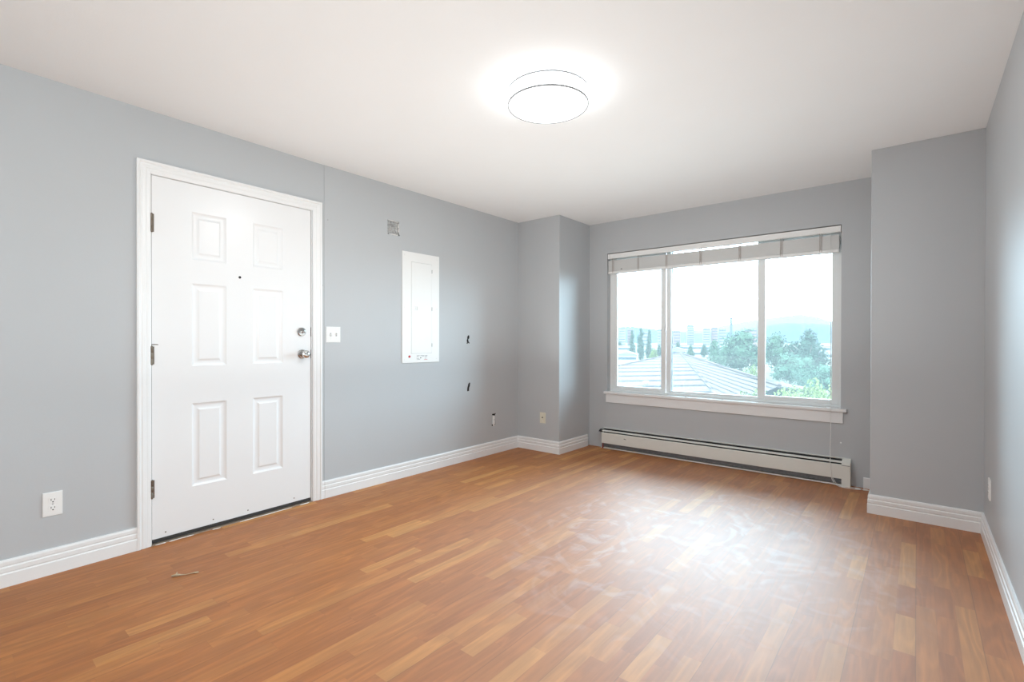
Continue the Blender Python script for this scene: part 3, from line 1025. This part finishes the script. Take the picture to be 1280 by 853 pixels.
jk = thing('cable_jack', 'cream coaxial jack plate low on the left column', 'wall jack', (-3.009, Y1, 0.3515), ROT_W)
plate(MB(), 0.072, 0.112).build('cover_plate', M['cream'], jk)
MB().lathe([(0, -0.006), (0.008, -0.006), (0.0075, -0.009), (0.005, -0.0095), (0.0048, -0.016), (0, -0.016)], 16, (0, 0, 0.004), 'y').build('connector', M['bronze'], jk, True)
for z in (0.040, -0.030):
    screw(jk, 0, z, -0.006)

sw = thing('light_switch', 'white double toggle light switch beside the entry door', 'light switch', (XL, 1.949, 1.200), ROT_B)
plate(MB(), 0.116, 0.117).build('cover_plate', M['plastic'], sw)
for x, up in ((-0.023, -1), (0.023, 1)):
    fr = MB().box((x - 0.0052, -0.0066, -0.012), (x + 0.0052, -0.0058, 0.012)).build('toggle_slot', M['label_grey'], sw)
    MB().prism([(-0.005, -0.010 * 0 - 0.006), (-0.005, 0.006), (-0.016, 0.006 * up + 0.007 * up), (-0.018, 0.003 * up + 0.007 * up)], x - 0.004, x + 0.004,
               'x').build('toggle', M['plastic'], sw)
    for z in (0.030, -0.030):
        screw(sw, x, z, -0.006, 0.003)

# electrical panel cover
ep = thing('electrical_panel', 'flush white electrical panel cover on the left wall', 'electrical panel', (XL, 2.579, 0.966), ROT_B)
PW, PH = 0.411, 0.949
cv = MB()
cv.holed(0, PW, 0, PH, -0.007, 0.0, [(0.093, 0.325, 0.078, 0.868)])
cv.build('cover', M['steel_white'], ep)
dr_ = MB().holed(0.0955, 0.3225, 0.0805, 0.8655, -0.0085, -0.001, [(0.120, 0.158, 0.455, 0.485)])
dr_o = dr_.build('panel_door', M['steel_white'], ep)
MB().box((0.121, -0.0055, 0.456), (0.157, -0.001, 0.484), 0.001).box((0.142, -0.0085, 0.460), (0.151, -0.005, 0.480), 0.001).build('latch', M['steel_white'], dr_o)
for z in (0.805, 0.472, 0.151):
    MB().tube([(0.3245, -0.008, z - 0.016), (0.3245, -0.008, z + 0.016)], 0.0035, 10).build('hinge', M['label_grey'], ep, True)
for x in (0.026, PW - 0.026):
    for z in (0.03, 0.475, PH - 0.03):
        MB().lathe([(0, -0.007), (0.006, -0.007), (0.005, -0.0095), (0, -0.0100)], 14, (x, 0, z), 'y').build('screw', M['steel_white'], ep, True)
MB().lathe([(0, -0.007), (0.0105, -0.007), (0.0100, -0.010), (0, -0.0105)], 20, (0.074, 0, 0.054), 'y').build('red_dot', M['red'], ep, True)['label'] = 'round red marker'
lbm = MB().box((0.150, -0.0082, 0.020), (0.277, -0.0068, 0.068))
lbo = lbm.build('rating_label', M['plastic'], ep)
ink = MB()
for r_, (z, segs) in enumerate(((0.060, ((0.154, 0.185), (0.193, 0.238), (0.246, 0.272))), (0.052, ((0.154, 0.172), (0.214, 0.232), (0.240, 0.270))),
                                (0.036, ((0.154, 0.180), (0.240, 0.262))), (0.027, ((0.158, 0.190),)))):
    for a, b in segs:
        ink.box((a, -0.0086, z - 0.0022), (b, -0.0080, z + 0.0022))
ink.build('print_lines', M['label_grey'], lbo)
MB().prism([(0.190, 0.036), (0.203, 0.036), (0.1965, 0.050)], -0.0087, -0.0080).build('warning_triangle', M['dark'], lbo)
MB().box((0.236, -0.0086, 0.0235), (0.272, -0.0080, 0.0265)).build('red_line', M['red'], lbo)

# square of torn plaster where a fitting was removed
pt = thing('wall_patch', 'square of torn grey plaster high on the wall above the electrical panel', 'wall patch', (XL, 2.492, 2.09), ROT_B)
pm = MB()
n = 12
gv = [[pm.bm.verts.new((-0.052 + 0.104 * i / n, 0.006 + random.uniform(-0.004, 0.004), -0.056 + 0.110 * k / n)) for k in range(n + 1)] for i in range(n + 1)]
for i in range(n):
    for k in range(n):
        pm.bm.faces.new((gv[i][k], gv[i + 1][k], gv[i + 1][k + 1], gv[i][k + 1]))
ext = bmesh.ops.extrude_face_region(pm.bm, geom=pm.bm.faces[:])
for g_ in ext['geom']:
    if isinstance(g_, bmesh.types.BMVert):
        g_.co.y = 0.0135
pm.build('rough_plaster', M['plaster'], pt)


def strip(x0, z0, x1, z1, w, mname, nm, lab=None):
    mb = MB()
    k = 8
    pts = []
    dx, dz = x1 - x0, z1 - z0
    ln = math.hypot(dx, dz)
    nx, nz = -dz / ln, dx / ln
    for t in range(k + 1):
        q = random.uniform(0.3, 1.0) * w
        pts.append((x0 + dx * t / k + nx * q, z0 + dz * t / k + nz * q))
    low = [(x0 + dx * t / k - nx * random.uniform(0.1, 0.5) * w, z0 + dz * t / k - nz * random.uniform(0.1, 0.5) * w) for t in range(k, -1, -1)]
    mb.prism(pts + low, -0.002, 0.004)
    o = mb.build(nm, M[mname], pt)
    return o


strip(-0.04, -0.057, 0.045, -0.056, 0.006, 'paper', 'torn_edge')
strip(0.050, 0.04, 0.054, -0.045, 0.008, 'paper', 'torn_edge')
strip(-0.05, 0.058, 0.048, 0.054, 0.004, 'paper', 'torn_edge')
strip(0.050, -0.030, 0.059, -0.058, 0.006, 'dark', 'dark_gash')
strip(0.050, -0.005, 0.055, 0.006, 0.005, 'dark', 'dark_gash')
for _ in range(6):
    a, b = random.uniform(-0.045, 0.03), random.uniform(-0.045, 0.045)
    strip(a, b, a + random.uniform(0.01, 0.03), b + random.uniform(-0.006, 0.006), 0.003, 'label_grey', 'scrape')

# small marks and leavings
tag(MB().lathe([(0, 0), (0.006, 0), (0.005, -0.004), (0, -0.006)], 12, axis='y').build('wall_anchor', M['plastic'], None, True, (-0.472, Y3, 0.335)),
    'tiny white screw anchor in the grey wall beside the blind cord', 'wall anchor')
for y, z, lab in ((1.908, 2.045, 'small dark nail mark on the wall just above the door casing height'), (1.869, 1.560, 'small dark nail mark close beside the casing right of the door')):
    px_ = on_a(y, z) if y < STEP_Y else (XL, y, z)
    mb = MB().lathe([(0, 0.0), (0.005, 0.0), (0.004, -0.0012), (0, -0.0018)], 10, axis='y')
    tag(mb.build('nail', M['label_grey'], None, True, px_, ROT_B), lab, 'nail')
db_ = MB()
db_.tube([(0, 0, 0.004), (0.012, -0.004, 0.006), (0.028, -0.002, 0.007), (0.040, 0.004, 0.0045), (0.058, 0.007, 0.003), (0.078, 0.016, 0.003), (0.096, 0.022, 0.004), (0.108, 0.030, 0.003)],
         [0.003, 0.006, 0.0065, 0.003, 0.0018, 0.0016, 0.0035, 0.0015], 8)
db_.tube([(0.018, 0.000, 0.008), (0.022, 0.008, 0.018)], [0.004, 0.001], 6)
db_.tube([(0.090, 0.020, 0.003), (0.102, 0.014, 0.006), (0.112, 0.022, 0.003)], [0.002, 0.003, 0.001], 6)
tag(db_.build('wood_splinter', M['twig'], None, True, (-2.800, 0.775, 0), math.radians(48)), 'small pale curled splinter lying on the floor before the door', 'debris')

# ------------------------------------------------------------------ outside: ground, hills, town
GZ = -7.0
struct(MB().box((-5000, Y3 + 0.6, GZ - 1), (5000, 9000, GZ)).build('ground', M['ground']), 'pale ground of the town below the window', 'ground')


def ridge(name, pts, depth, m, label, rough):
    """a range of hills: a crest line with slopes falling to both sides"""
    rnd = random.Random(len(pts))
    P = []
    for (a, b) in zip(pts, pts[1:]):
        for t in range(10):
            f = t / 10
            P.append([a[i] + (b[i] - a[i]) * f for i in range(3)])
    P.append(list(pts[-1]))
    bm = bmesh.new()
    rows = []
    for x, y, z in P:
        ln = math.hypot(x, y)
        dx, dy = x / ln, y / ln
        h = z + rnd.uniform(-1, 1) * rough - GZ
        row = []
        for s, fz in ((-1, 0.0), (-0.7, 0.34), (-0.4, 0.68), (-0.15, 0.93), (0, 1.0), (0.3, 0.85), (1.2, 0.0)):
            hh = GZ - 0.5 + h * fz + (rnd.uniform(-1, 1) * rough * 1.2 if 0 < fz < 1 else 0)
            row.append(bm.verts.new((x + dx * depth * s, y + dy * depth * s, hh)))
        rows.append(row)
    for A, B in zip(rows, rows[1:]):
        for k in range(6):
            bm.faces.new((A[k], B[k], B[k + 1], A[k + 1]))
    mb = MB()
    mb.bm.free()
    mb.bm = bm
    return struct(mb.build(name, m, None, True), label, 'hill')


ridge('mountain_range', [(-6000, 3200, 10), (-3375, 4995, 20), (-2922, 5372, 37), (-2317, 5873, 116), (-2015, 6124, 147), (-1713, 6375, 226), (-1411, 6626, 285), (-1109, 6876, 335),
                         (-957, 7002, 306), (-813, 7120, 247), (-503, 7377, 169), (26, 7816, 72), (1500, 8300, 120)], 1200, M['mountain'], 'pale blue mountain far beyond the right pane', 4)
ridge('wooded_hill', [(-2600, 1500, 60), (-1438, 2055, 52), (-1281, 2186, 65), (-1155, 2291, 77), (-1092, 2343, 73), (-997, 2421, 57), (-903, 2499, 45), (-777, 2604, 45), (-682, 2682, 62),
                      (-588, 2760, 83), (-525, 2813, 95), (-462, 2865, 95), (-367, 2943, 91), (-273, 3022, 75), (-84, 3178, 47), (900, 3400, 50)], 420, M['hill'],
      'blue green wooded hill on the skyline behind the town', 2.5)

# neighbouring house with a tiled hip roof, below eye level
P_, Q_, R_, L_ = Vector((-12.7, 33.63, 0.36)), Vector((-4.71, 15.57, -0.57)), Vector((-2.97, 14.42, 0.04)), Vector((-11.32, 21.78, -0.08))
Q2 = P_ + (Q_ - P_) * 1.10
L2 = P_ + (L_ - P_) * ((P_.z - Q2.z) / (P_.z - L_.z))
R2 = P_ + (R_ - P_) * 1.03
B1 = P_ + Vector((-3.0, 9.0, -1.3))
B2 = L2 + Vector((-6.5, 5.0, -0.2))
B3 = R2 + Vector((5.0, 7.5, -1.4))
hs = thing('neighbour_house', 'neighbouring house below the window with grey tiled hip roof', 'house', (P_.x, P_.y, GZ), 0)
O = Vector((P_.x, P_.y, GZ))
rf = MB()
vv = {k: rf.bm.verts.new(p - O) for k, p in dict(P=P_, Q=Q2, R=R2, L=L2, a=B1, b=B2, c=B3).items()}
for f in ('PLQ', 'PQR', 'PaL', 'abL', 'PRa', 'RcaR'[:3], 'caR'):
    try:
        rf.bm.faces.new([vv[k] for k in f])
    except ValueError:
        pass
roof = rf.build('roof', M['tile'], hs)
for a, b in ((P_, Q2), (P_, L2), (P_, R2)):
    mb = MB()
    k = 40
    mb.tube([(a + (b - a) * t / k - O + Vector((0, 0, 0.01 + 0.01 * (t % 2)))) for t in range(k + 1)], 0.05, 8)
    mb.build('ridge_cap', M['tile'], roof)
wl = MB()
base = [Q2, L2, B2, B1, B3, R2]
top = []
bot = []
cen = sum((p for p in base), Vector()) / 6
for p in base:
    q = cen + (p - cen) * 0.93
    top.append(wl.bm.verts.new(Vector((q.x, q.y, min(p.z, -0.9) - 0.15)) - O))
    bot.append(wl.bm.verts.new(Vector((q.x, q.y, GZ)) - O))
for i in range(6):
    j = (i + 1) % 6
    wl.bm.faces.new((bot[i], bot[j], top[j], top[i]))
wl.bm.faces.new(top)
wl.bm.faces.new(bot[::-1])
wl.build('house_wall', M['white_build'], hs)
vp = Vector((-7.5, 16.6, -0.75))
MB().lathe([(0.0, 0.48), (0.075, 0.48), (0.105, 0.46), (0.105, 0.38), (0.065, 0.36), (0.065, 0.0), (0.12, -0.05), (0.0, -0.3)], 20,
           (vp - O)).build('roof_vent', M['white_build'], hs, True)


def building(name, x, y, top, w, d, m, label, group=None, rot=0.55, floors=5, pitched=False):
    t = thing(name, label, 'building', (x, y, GZ), rot, group)
    h = top - GZ
    MB().box((-w / 2, -d / 2, 0), (w / 2, d / 2, h)).build('wall', m, t)
    nb = max(2, floors)
    for k in range(nb):
        z = h * (k + 0.45) / nb
        MB().box((-w * 0.46, -d / 2 - 0.15, z), (w * 0.46, -d / 2 + 0.1, z + h * 0.28 / nb)).build('window_band', M['build_glass'], t)
    if pitched:
        MB().prism([(-w * 0.54, h), (w * 0.54, h), (0, h + w * 0.16)], -d * 0.54, d * 0.54).build('roof', M['roof_far'], t)
    else:
        MB().box((-w * 0.52, -d * 0.52, h), (w * 0.52, d * 0.52, h + h * 0.03)).build('roof', M['roof_far'], t)
    return t


building('apartment_block', -371.5, 731.3, 23.0, 10.5, 12, M['brick'], 'leftmost pale apartment block on the skyline of the left pane', None, 0.45, 7)
building('apartment_block', -370.5, 758.1, 20.8, 9.4, 12, M['brick_pink'], 'pinkish apartment block near the left edge of the left pane', None, 0.45, 6)
building('apartment_block', -349.0, 765.0, 16.0, 16.0, 12, M['brick'], 'low wide pale block in the middle of the left pane skyline', None, 0.45, 4)
building('apartment_block', -323.1, 771.4, 20.4, 10.5, 12, M['brick'], 'pale apartment block against the right edge of the left pane', None, 0.4, 6)
building('apartment_block', -322.9, 836.5, 18.9, 13.9, 14, M['brick_pink'], 'pinkish block at the left edge of the centre pane skyline', None, 0.4, 5)
building('tower_block', -321.6, 902.6, 30.3, 11.8, 12, M['brick'], 'pale tall tower block above the roof apex in the centre pane', None, 0.4, 9)
building('apartment_block', -282.3, 870.2, 23.1, 11.1, 12, M['brick'], 'first of three pale blocks right of the tower block', None, 0.35, 7)
building('apartment_block', -271.6, 879.1, 24.6, 9.7, 12, M['brick_pink'], 'middle taller one of three blocks right of the tower block', None, 0.35, 7)
building('apartment_block', -260.8, 888.0, 21.8, 11.1, 12, M['brick'], 'third of the pale blocks, next to the tall chimney stack', None, 0.35, 6)
building('apartment_block', -183.9, 756.8, 18.2, 16.0, 14, M['brick_pink'], 'pink brick block behind the big tree in the centre pane', None, 0.25, 5)
building('warehouse', -110.5, 220.1, -1.3, 10.2, 14, M['white_build'], 'low white warehouse left of the tall trees in the left pane', None, 0.5, 2)
building('warehouse', -89.9, 263.2, -1.1, 25.5, 16, M['white_build'], 'long low white warehouse behind the tiled roof', None, 0.3, 2)
building('warehouse', -32.0, 272.2, -1.1, 6.0, 14, M['white_build'], 'low white building at the right edge of the right pane', None, 0.1, 2)
building('small_house', -79.5, 206.9, -2.6, 7.6, 9, M['white_build'], 'small white gabled house just above the tiled roof apex', None, 0.35, 2, True)
building('small_house', -41.6, 199.3, -3.2, 4.7, 9, M['white_build'], 'small white gabled house between the right pane trees', None, 0.2, 2, True)
building('small_house', -61.5, 124.4, -2.5, 5.2, 9, M['white_build'], 'white gabled house in front of the trees in the left pane', None, 0.4, 2, True)
building('small_house', -31.3, 233.8, -3.8, 5.9, 9, M['white_build'], 'small white gabled house beside the round dark tree', None, 0.1, 2, True)
ch = thing('chimney_stack', 'tall slim dark chimney stack on the skyline of the centre pane', 'chimney', (-234.5, 845.0, GZ), 0)
MB().lathe([(0, 0), (2.3, 0), (1.7, 46.2), (0, 46.2)], 20).build('shaft', M['conc'], ch, True)
MB().lathe([(1.7, 45.2), (2.0, 45.4), (2.0, 47.2), (1.4, 47.2), (1.4, 45.4)], 20).build('rim', M['conc'], ch, True)


# ------------------------------------------------------------------ trees
def crown_mesh(name, blobs, nleaf, size, seed, m):
    rnd = random.Random(seed)
    me = bpy.data.meshes.new(name)
    V, F = [], []
    wts = [b[3] ** 2 for b in blobs]
    for _ in range(nleaf):
        bx, by, bz, br_ = rnd.choices(blobs, wts)[0]
        while True:
            d = Vector((rnd.gauss(0, 1), rnd.gauss(0, 1), rnd.gauss(0, 1)))
            if d.length > 0.1:
                break
        d.normalize()
        rr = br_ * (0.62 + 0.42 * rnd.random())
        p = Vector((bx, by, bz)) + d * rr
        nrm = (d + Vector((rnd.gauss(0, 0.6), rnd.gauss(0, 0.6), rnd.gauss(0, 0.6) + 0.3))).normalized()
        a = nrm.cross(Vector((rnd.gauss(0, 1), rnd.gauss(0, 1), rnd.gauss(0, 1)))).normalized()
        b = nrm.cross(a)
        s = size * rnd.uniform(0.6, 1.3)
        i = len(V)
        V += [p - a * s, p - b * s * 0.55 + nrm * s * 0.15, p + a * s, p + b * s * 0.55 + nrm * s * 0.15]
        F.append((i, i + 1, i + 2, i + 3))
    bm = bmesh.new()
    for bx, by, bz, br_ in blobs:              # dense inner foliage
        r = bmesh.ops.create_icosphere(bm, subdivisions=2, radius=br_ * 0.55)
        for v in r['verts']:
            v.co = v.co * rnd.uniform(0.7, 1.25) + Vector((bx, by, bz))
    i0 = len(V)
    bm.verts.index_update()
    V += [v.co.copy() for v in bm.verts]
    F += [tuple(v.index + i0 for v in f.verts) for f in bm.faces]
    bm.free()
    me.from_pydata([tuple(p) for p in V], [], F)
    me.materials.append(m)
    return me


def trunk_mesh(h, r, seed):
    rnd = random.Random(seed)
    mb = MB()
    mb.tube([(0, 0, -0.1), (0.02, 0, h * 0.4), (rnd.uniform(-.1, .1), rnd.uniform(-.1, .1), h)], [r, r * 0.75, r * 0.35], 8)
    for k in range(5):
        a = k * 1.3 + rnd.random()
        z = h * rnd.uniform(0.45, 0.85)
        mb.tube([(0.02, 0, z), (math.cos(a) * 0.3, math.sin(a) * 0.3, z + 0.25), (math.cos(a) * 0.55, math.sin(a) * 0.55, z + 0.5)], [r * 0.45, r * 0.3, r * 0.12], 6)
    return mb


ROUND = [(0, 0, 1.15, 0.55), (0.42, 0.1, 0.95, 0.45), (-0.42, 0.05, 1.0, 0.45), (0.1, 0.42, 0.9, 0.45), (0.05, -0.42, 0.95, 0.45), (0.15, -0.1, 1.55, 0.42), (-0.2, 0.15, 1.45, 0.4),
         (0.5, -0.3, 0.65, 0.35), (-0.52, -0.25, 0.68, 0.35), (-0.1, 0.0, 0.6, 0.5)]
TALL = [(0, 0, 0.7, 0.38), (0.2, 0.1, 1.05, 0.36), (-0.2, -0.1, 1.1, 0.36), (0.05, 0.05, 1.5, 0.36), (-0.08, 0.1, 1.9, 0.32), (0.08, -0.05, 2.25, 0.26), (0.0, 0.0, 2.55, 0.18)]
POINT = [(0, 0, 0.55, 0.62), (0.3, 0.2, 0.75, 0.45), (-0.32, -0.1, 0.8, 0.45), (0.05, -0.1, 1.1, 0.46), (0.0, 0.05, 1.45, 0.34), (0.03, 0, 1.75, 0.24), (0.0, 0.0, 1.95, 0.14)]
BUSH = [(0, 0, 0.6, 0.5), (0.4, 0.1, 0.5, 0.42), (-0.42, 0.0, 0.52, 0.42), (0.1, -0.4, 0.5, 0.4), (-0.05, 0.4, 0.5, 0.4), (0.15, 0.05, 0.95, 0.32), (-0.25, -0.15, 0.9, 0.3)]
SHAPES = {'round': (ROUND, 1.98, 2600), 'tall': (TALL, 2.72, 1800), 'point': (POINT, 2.08, 2200), 'bush': (BUSH, 1.26, 2200)}
YOUNG = [(0, 0, 6.2, 0.62), (0.5, 0.2, 5.9, 0.5), (-0.5, 0.1, 6.0, 0.5), (0.1, -0.5, 5.8, 0.5), (0.1, 0.5, 6.0, 0.48), (0.25, -0.1, 6.65, 0.36), (-0.3, 0.1, 6.5, 0.38), (0, 0, 5.5, 0.6)]
SHAPES['young'] = (YOUNG, 7.0, 5000)
protos = {}


def tree(name, shape, leaf, x, y, top, w, label, group=None, size=0.055, base=GZ, rot=0.0):
    blobs, hh, nl = SHAPES[shape]
    key = (shape, leaf, size)
    s_xy = w / 1.75 if shape in ('round', 'bush', 'young') else w / 1.2
    s_z = (top - base) / hh
    if key not in protos:
        root = thing(name, label, 'tree', (x, y, base), 0, group)
        cm = crown_mesh('crown', blobs, nl, size, len(protos) + 3, M[leaf])
        c = bpy.data.objects.new('crown', cm)
        COL.objects.link(c)
        c.parent = root
        trunk_mesh(hh * 0.6, 0.06, len(protos)).build('trunk', M['bark'], root, True)
        protos[key] = root
    else:
        root = copy_tree(protos[key])
        root.name = name
        if 'group' in root:
            del root['group']
        tag(root, label, 'tree', group)
    root.location = (x, y, base)
    root.scale = (s_xy, s_xy, s_z)
    root.rotation_euler.z = rot
    return root


tree('broadleaf_tree', 'round', 'leaf_mid', -30.7, 117.4, 4.2, 11.0, 'biggest round green tree, in the right half of the centre pane', rot=0.3)
tree('broadleaf_tree', 'point', 'leaf_mid', -30.4, 98.4, 1.6, 4.6, 'smaller pointed green tree left of the biggest tree in the centre pane', rot=1.0)
tree('broadleaf_tree', 'round', 'leaf_mid', -27.1, 135.5, 3.7, 8.2, 'green tree at the left edge of the right pane behind the mullion', rot=2.0)
tree('conifer', 'point', 'leaf_dark', -17.8, 120.4, 3.8, 8.2, 'dark pointed tree in the right half of the right pane', rot=0.5)
tree('broadleaf_tree', 'round', 'leaf_dark', -25.6, 151.5, 1.7, 7.8, 'dark tree between the mullion and the pointed dark tree', rot=3.0)
tree('broadleaf_tree', 'round', 'leaf_teal', -17.2, 97.6, -0.7, 6.0, 'lighter blue green tree in the middle of the right pane', rot=4.0)
tree('broadleaf_tree', 'round', 'leaf_teal', -13.4, 87.5, -0.8, 4.2, 'lighter blue green tree just left of the pointed dark tree foot', rot=1.4)
tree('broadleaf_tree', 'round', 'leaf_teal', -10.0, 82.1, -1.9, 5.0, 'blue green tree at the lower right edge of the right pane', rot=5.0)
tree('broadleaf_tree', 'point', 'leaf_teal', -11.6, 74.5, -2.6, 2.5, 'small pointed blue green tree low in the right pane', rot=2.5)
tree('shrub', 'bush', 'leaf_lime', -15.7, 64.9, -1.7, 3.0, 'yellow green shrub at the right edge of the centre pane above the roof', rot=0.2)
tree('broadleaf_tree', 'tall', 'leaf_dark', -67.4, 139.0, 4.6, 2.9, 'left one of three tall dark trees in the left pane', rot=0.2)
tree('broadleaf_tree', 'tall', 'leaf_dark', -72.0, 155.2, 5.8, 3.9, 'tallest middle one of three dark trees in the left pane', rot=1.2)
tree('broadleaf_tree', 'tall', 'leaf_dark', -63.2, 142.3, 4.8, 3.0, 'right one of three tall dark trees in the left pane', rot=2.6)
tree('shrub', 'bush', 'leaf_lime', -58.1, 133.7, -0.8, 4.0, 'light green shrub right of the tall trees in the left pane', rot=1.1)
for i, (x, y, t, w, r, lab) in enumerate(((-2.85, 11.9, 0.14, 1.0, 0.1, 'leftmost yellow green treetop at the bottom of the right pane'),
                                          (-1.95, 9.85, 0.30, 0.9, 1.3, 'second yellow green treetop from the mullion at the pane bottom'),
                                          (-1.55, 11.3, 0.40, 1.0, 2.2, 'yellow green treetop second from the right at the bottom of the right pane'),
                                          (-2.15, 13.3, 0.10, 1.2, 4.6, 'lower yellow green treetop set back behind the others near the tiled roof end'),
                                          (-0.88, 9.2, 0.46, 0.9, 3.9, 'rightmost yellow green treetop at the bottom of the right pane'))):
    tree('young_tree', 'young', 'leaf_lime', x, y, t, w, lab, None, 0.06, GZ, r)
rr = random.Random(5)
names = []
for i in range(12):
    f = i / 11
    x, y = -138 + 62 * f + rr.uniform(-1, 1), 238 - 8 * f + rr.uniform(-1, 1)
    tree('broadleaf_tree', rr.choice(['round', 'point']), rr.choice(['leaf_dark', 'leaf_mid']), x, y, rr.uniform(-0.8, 2.4), rr.uniform(3.4, 4.2),
         'blue green tree in the distant row between the tiled roof and the skyline', 'distant tree row behind the tiled roof', 0.055, GZ, rr.uniform(0, 6))
for i in range(8):
    f = i / 7
    x, y = -58 + 50 * f + rr.uniform(-1, 1), 285 + 6 * f + rr.uniform(-1, 1)
    tree('broadleaf_tree', rr.choice(['round', 'point']), rr.choice(['leaf_dark', 'leaf_mid']), x, y, rr.uniform(-1.5, 1.2), rr.uniform(4.2, 5.0),
         'green tree in the distant row behind the trees of the right pane', 'distant tree row of the right pane', 0.055, GZ, rr.uniform(0, 6))
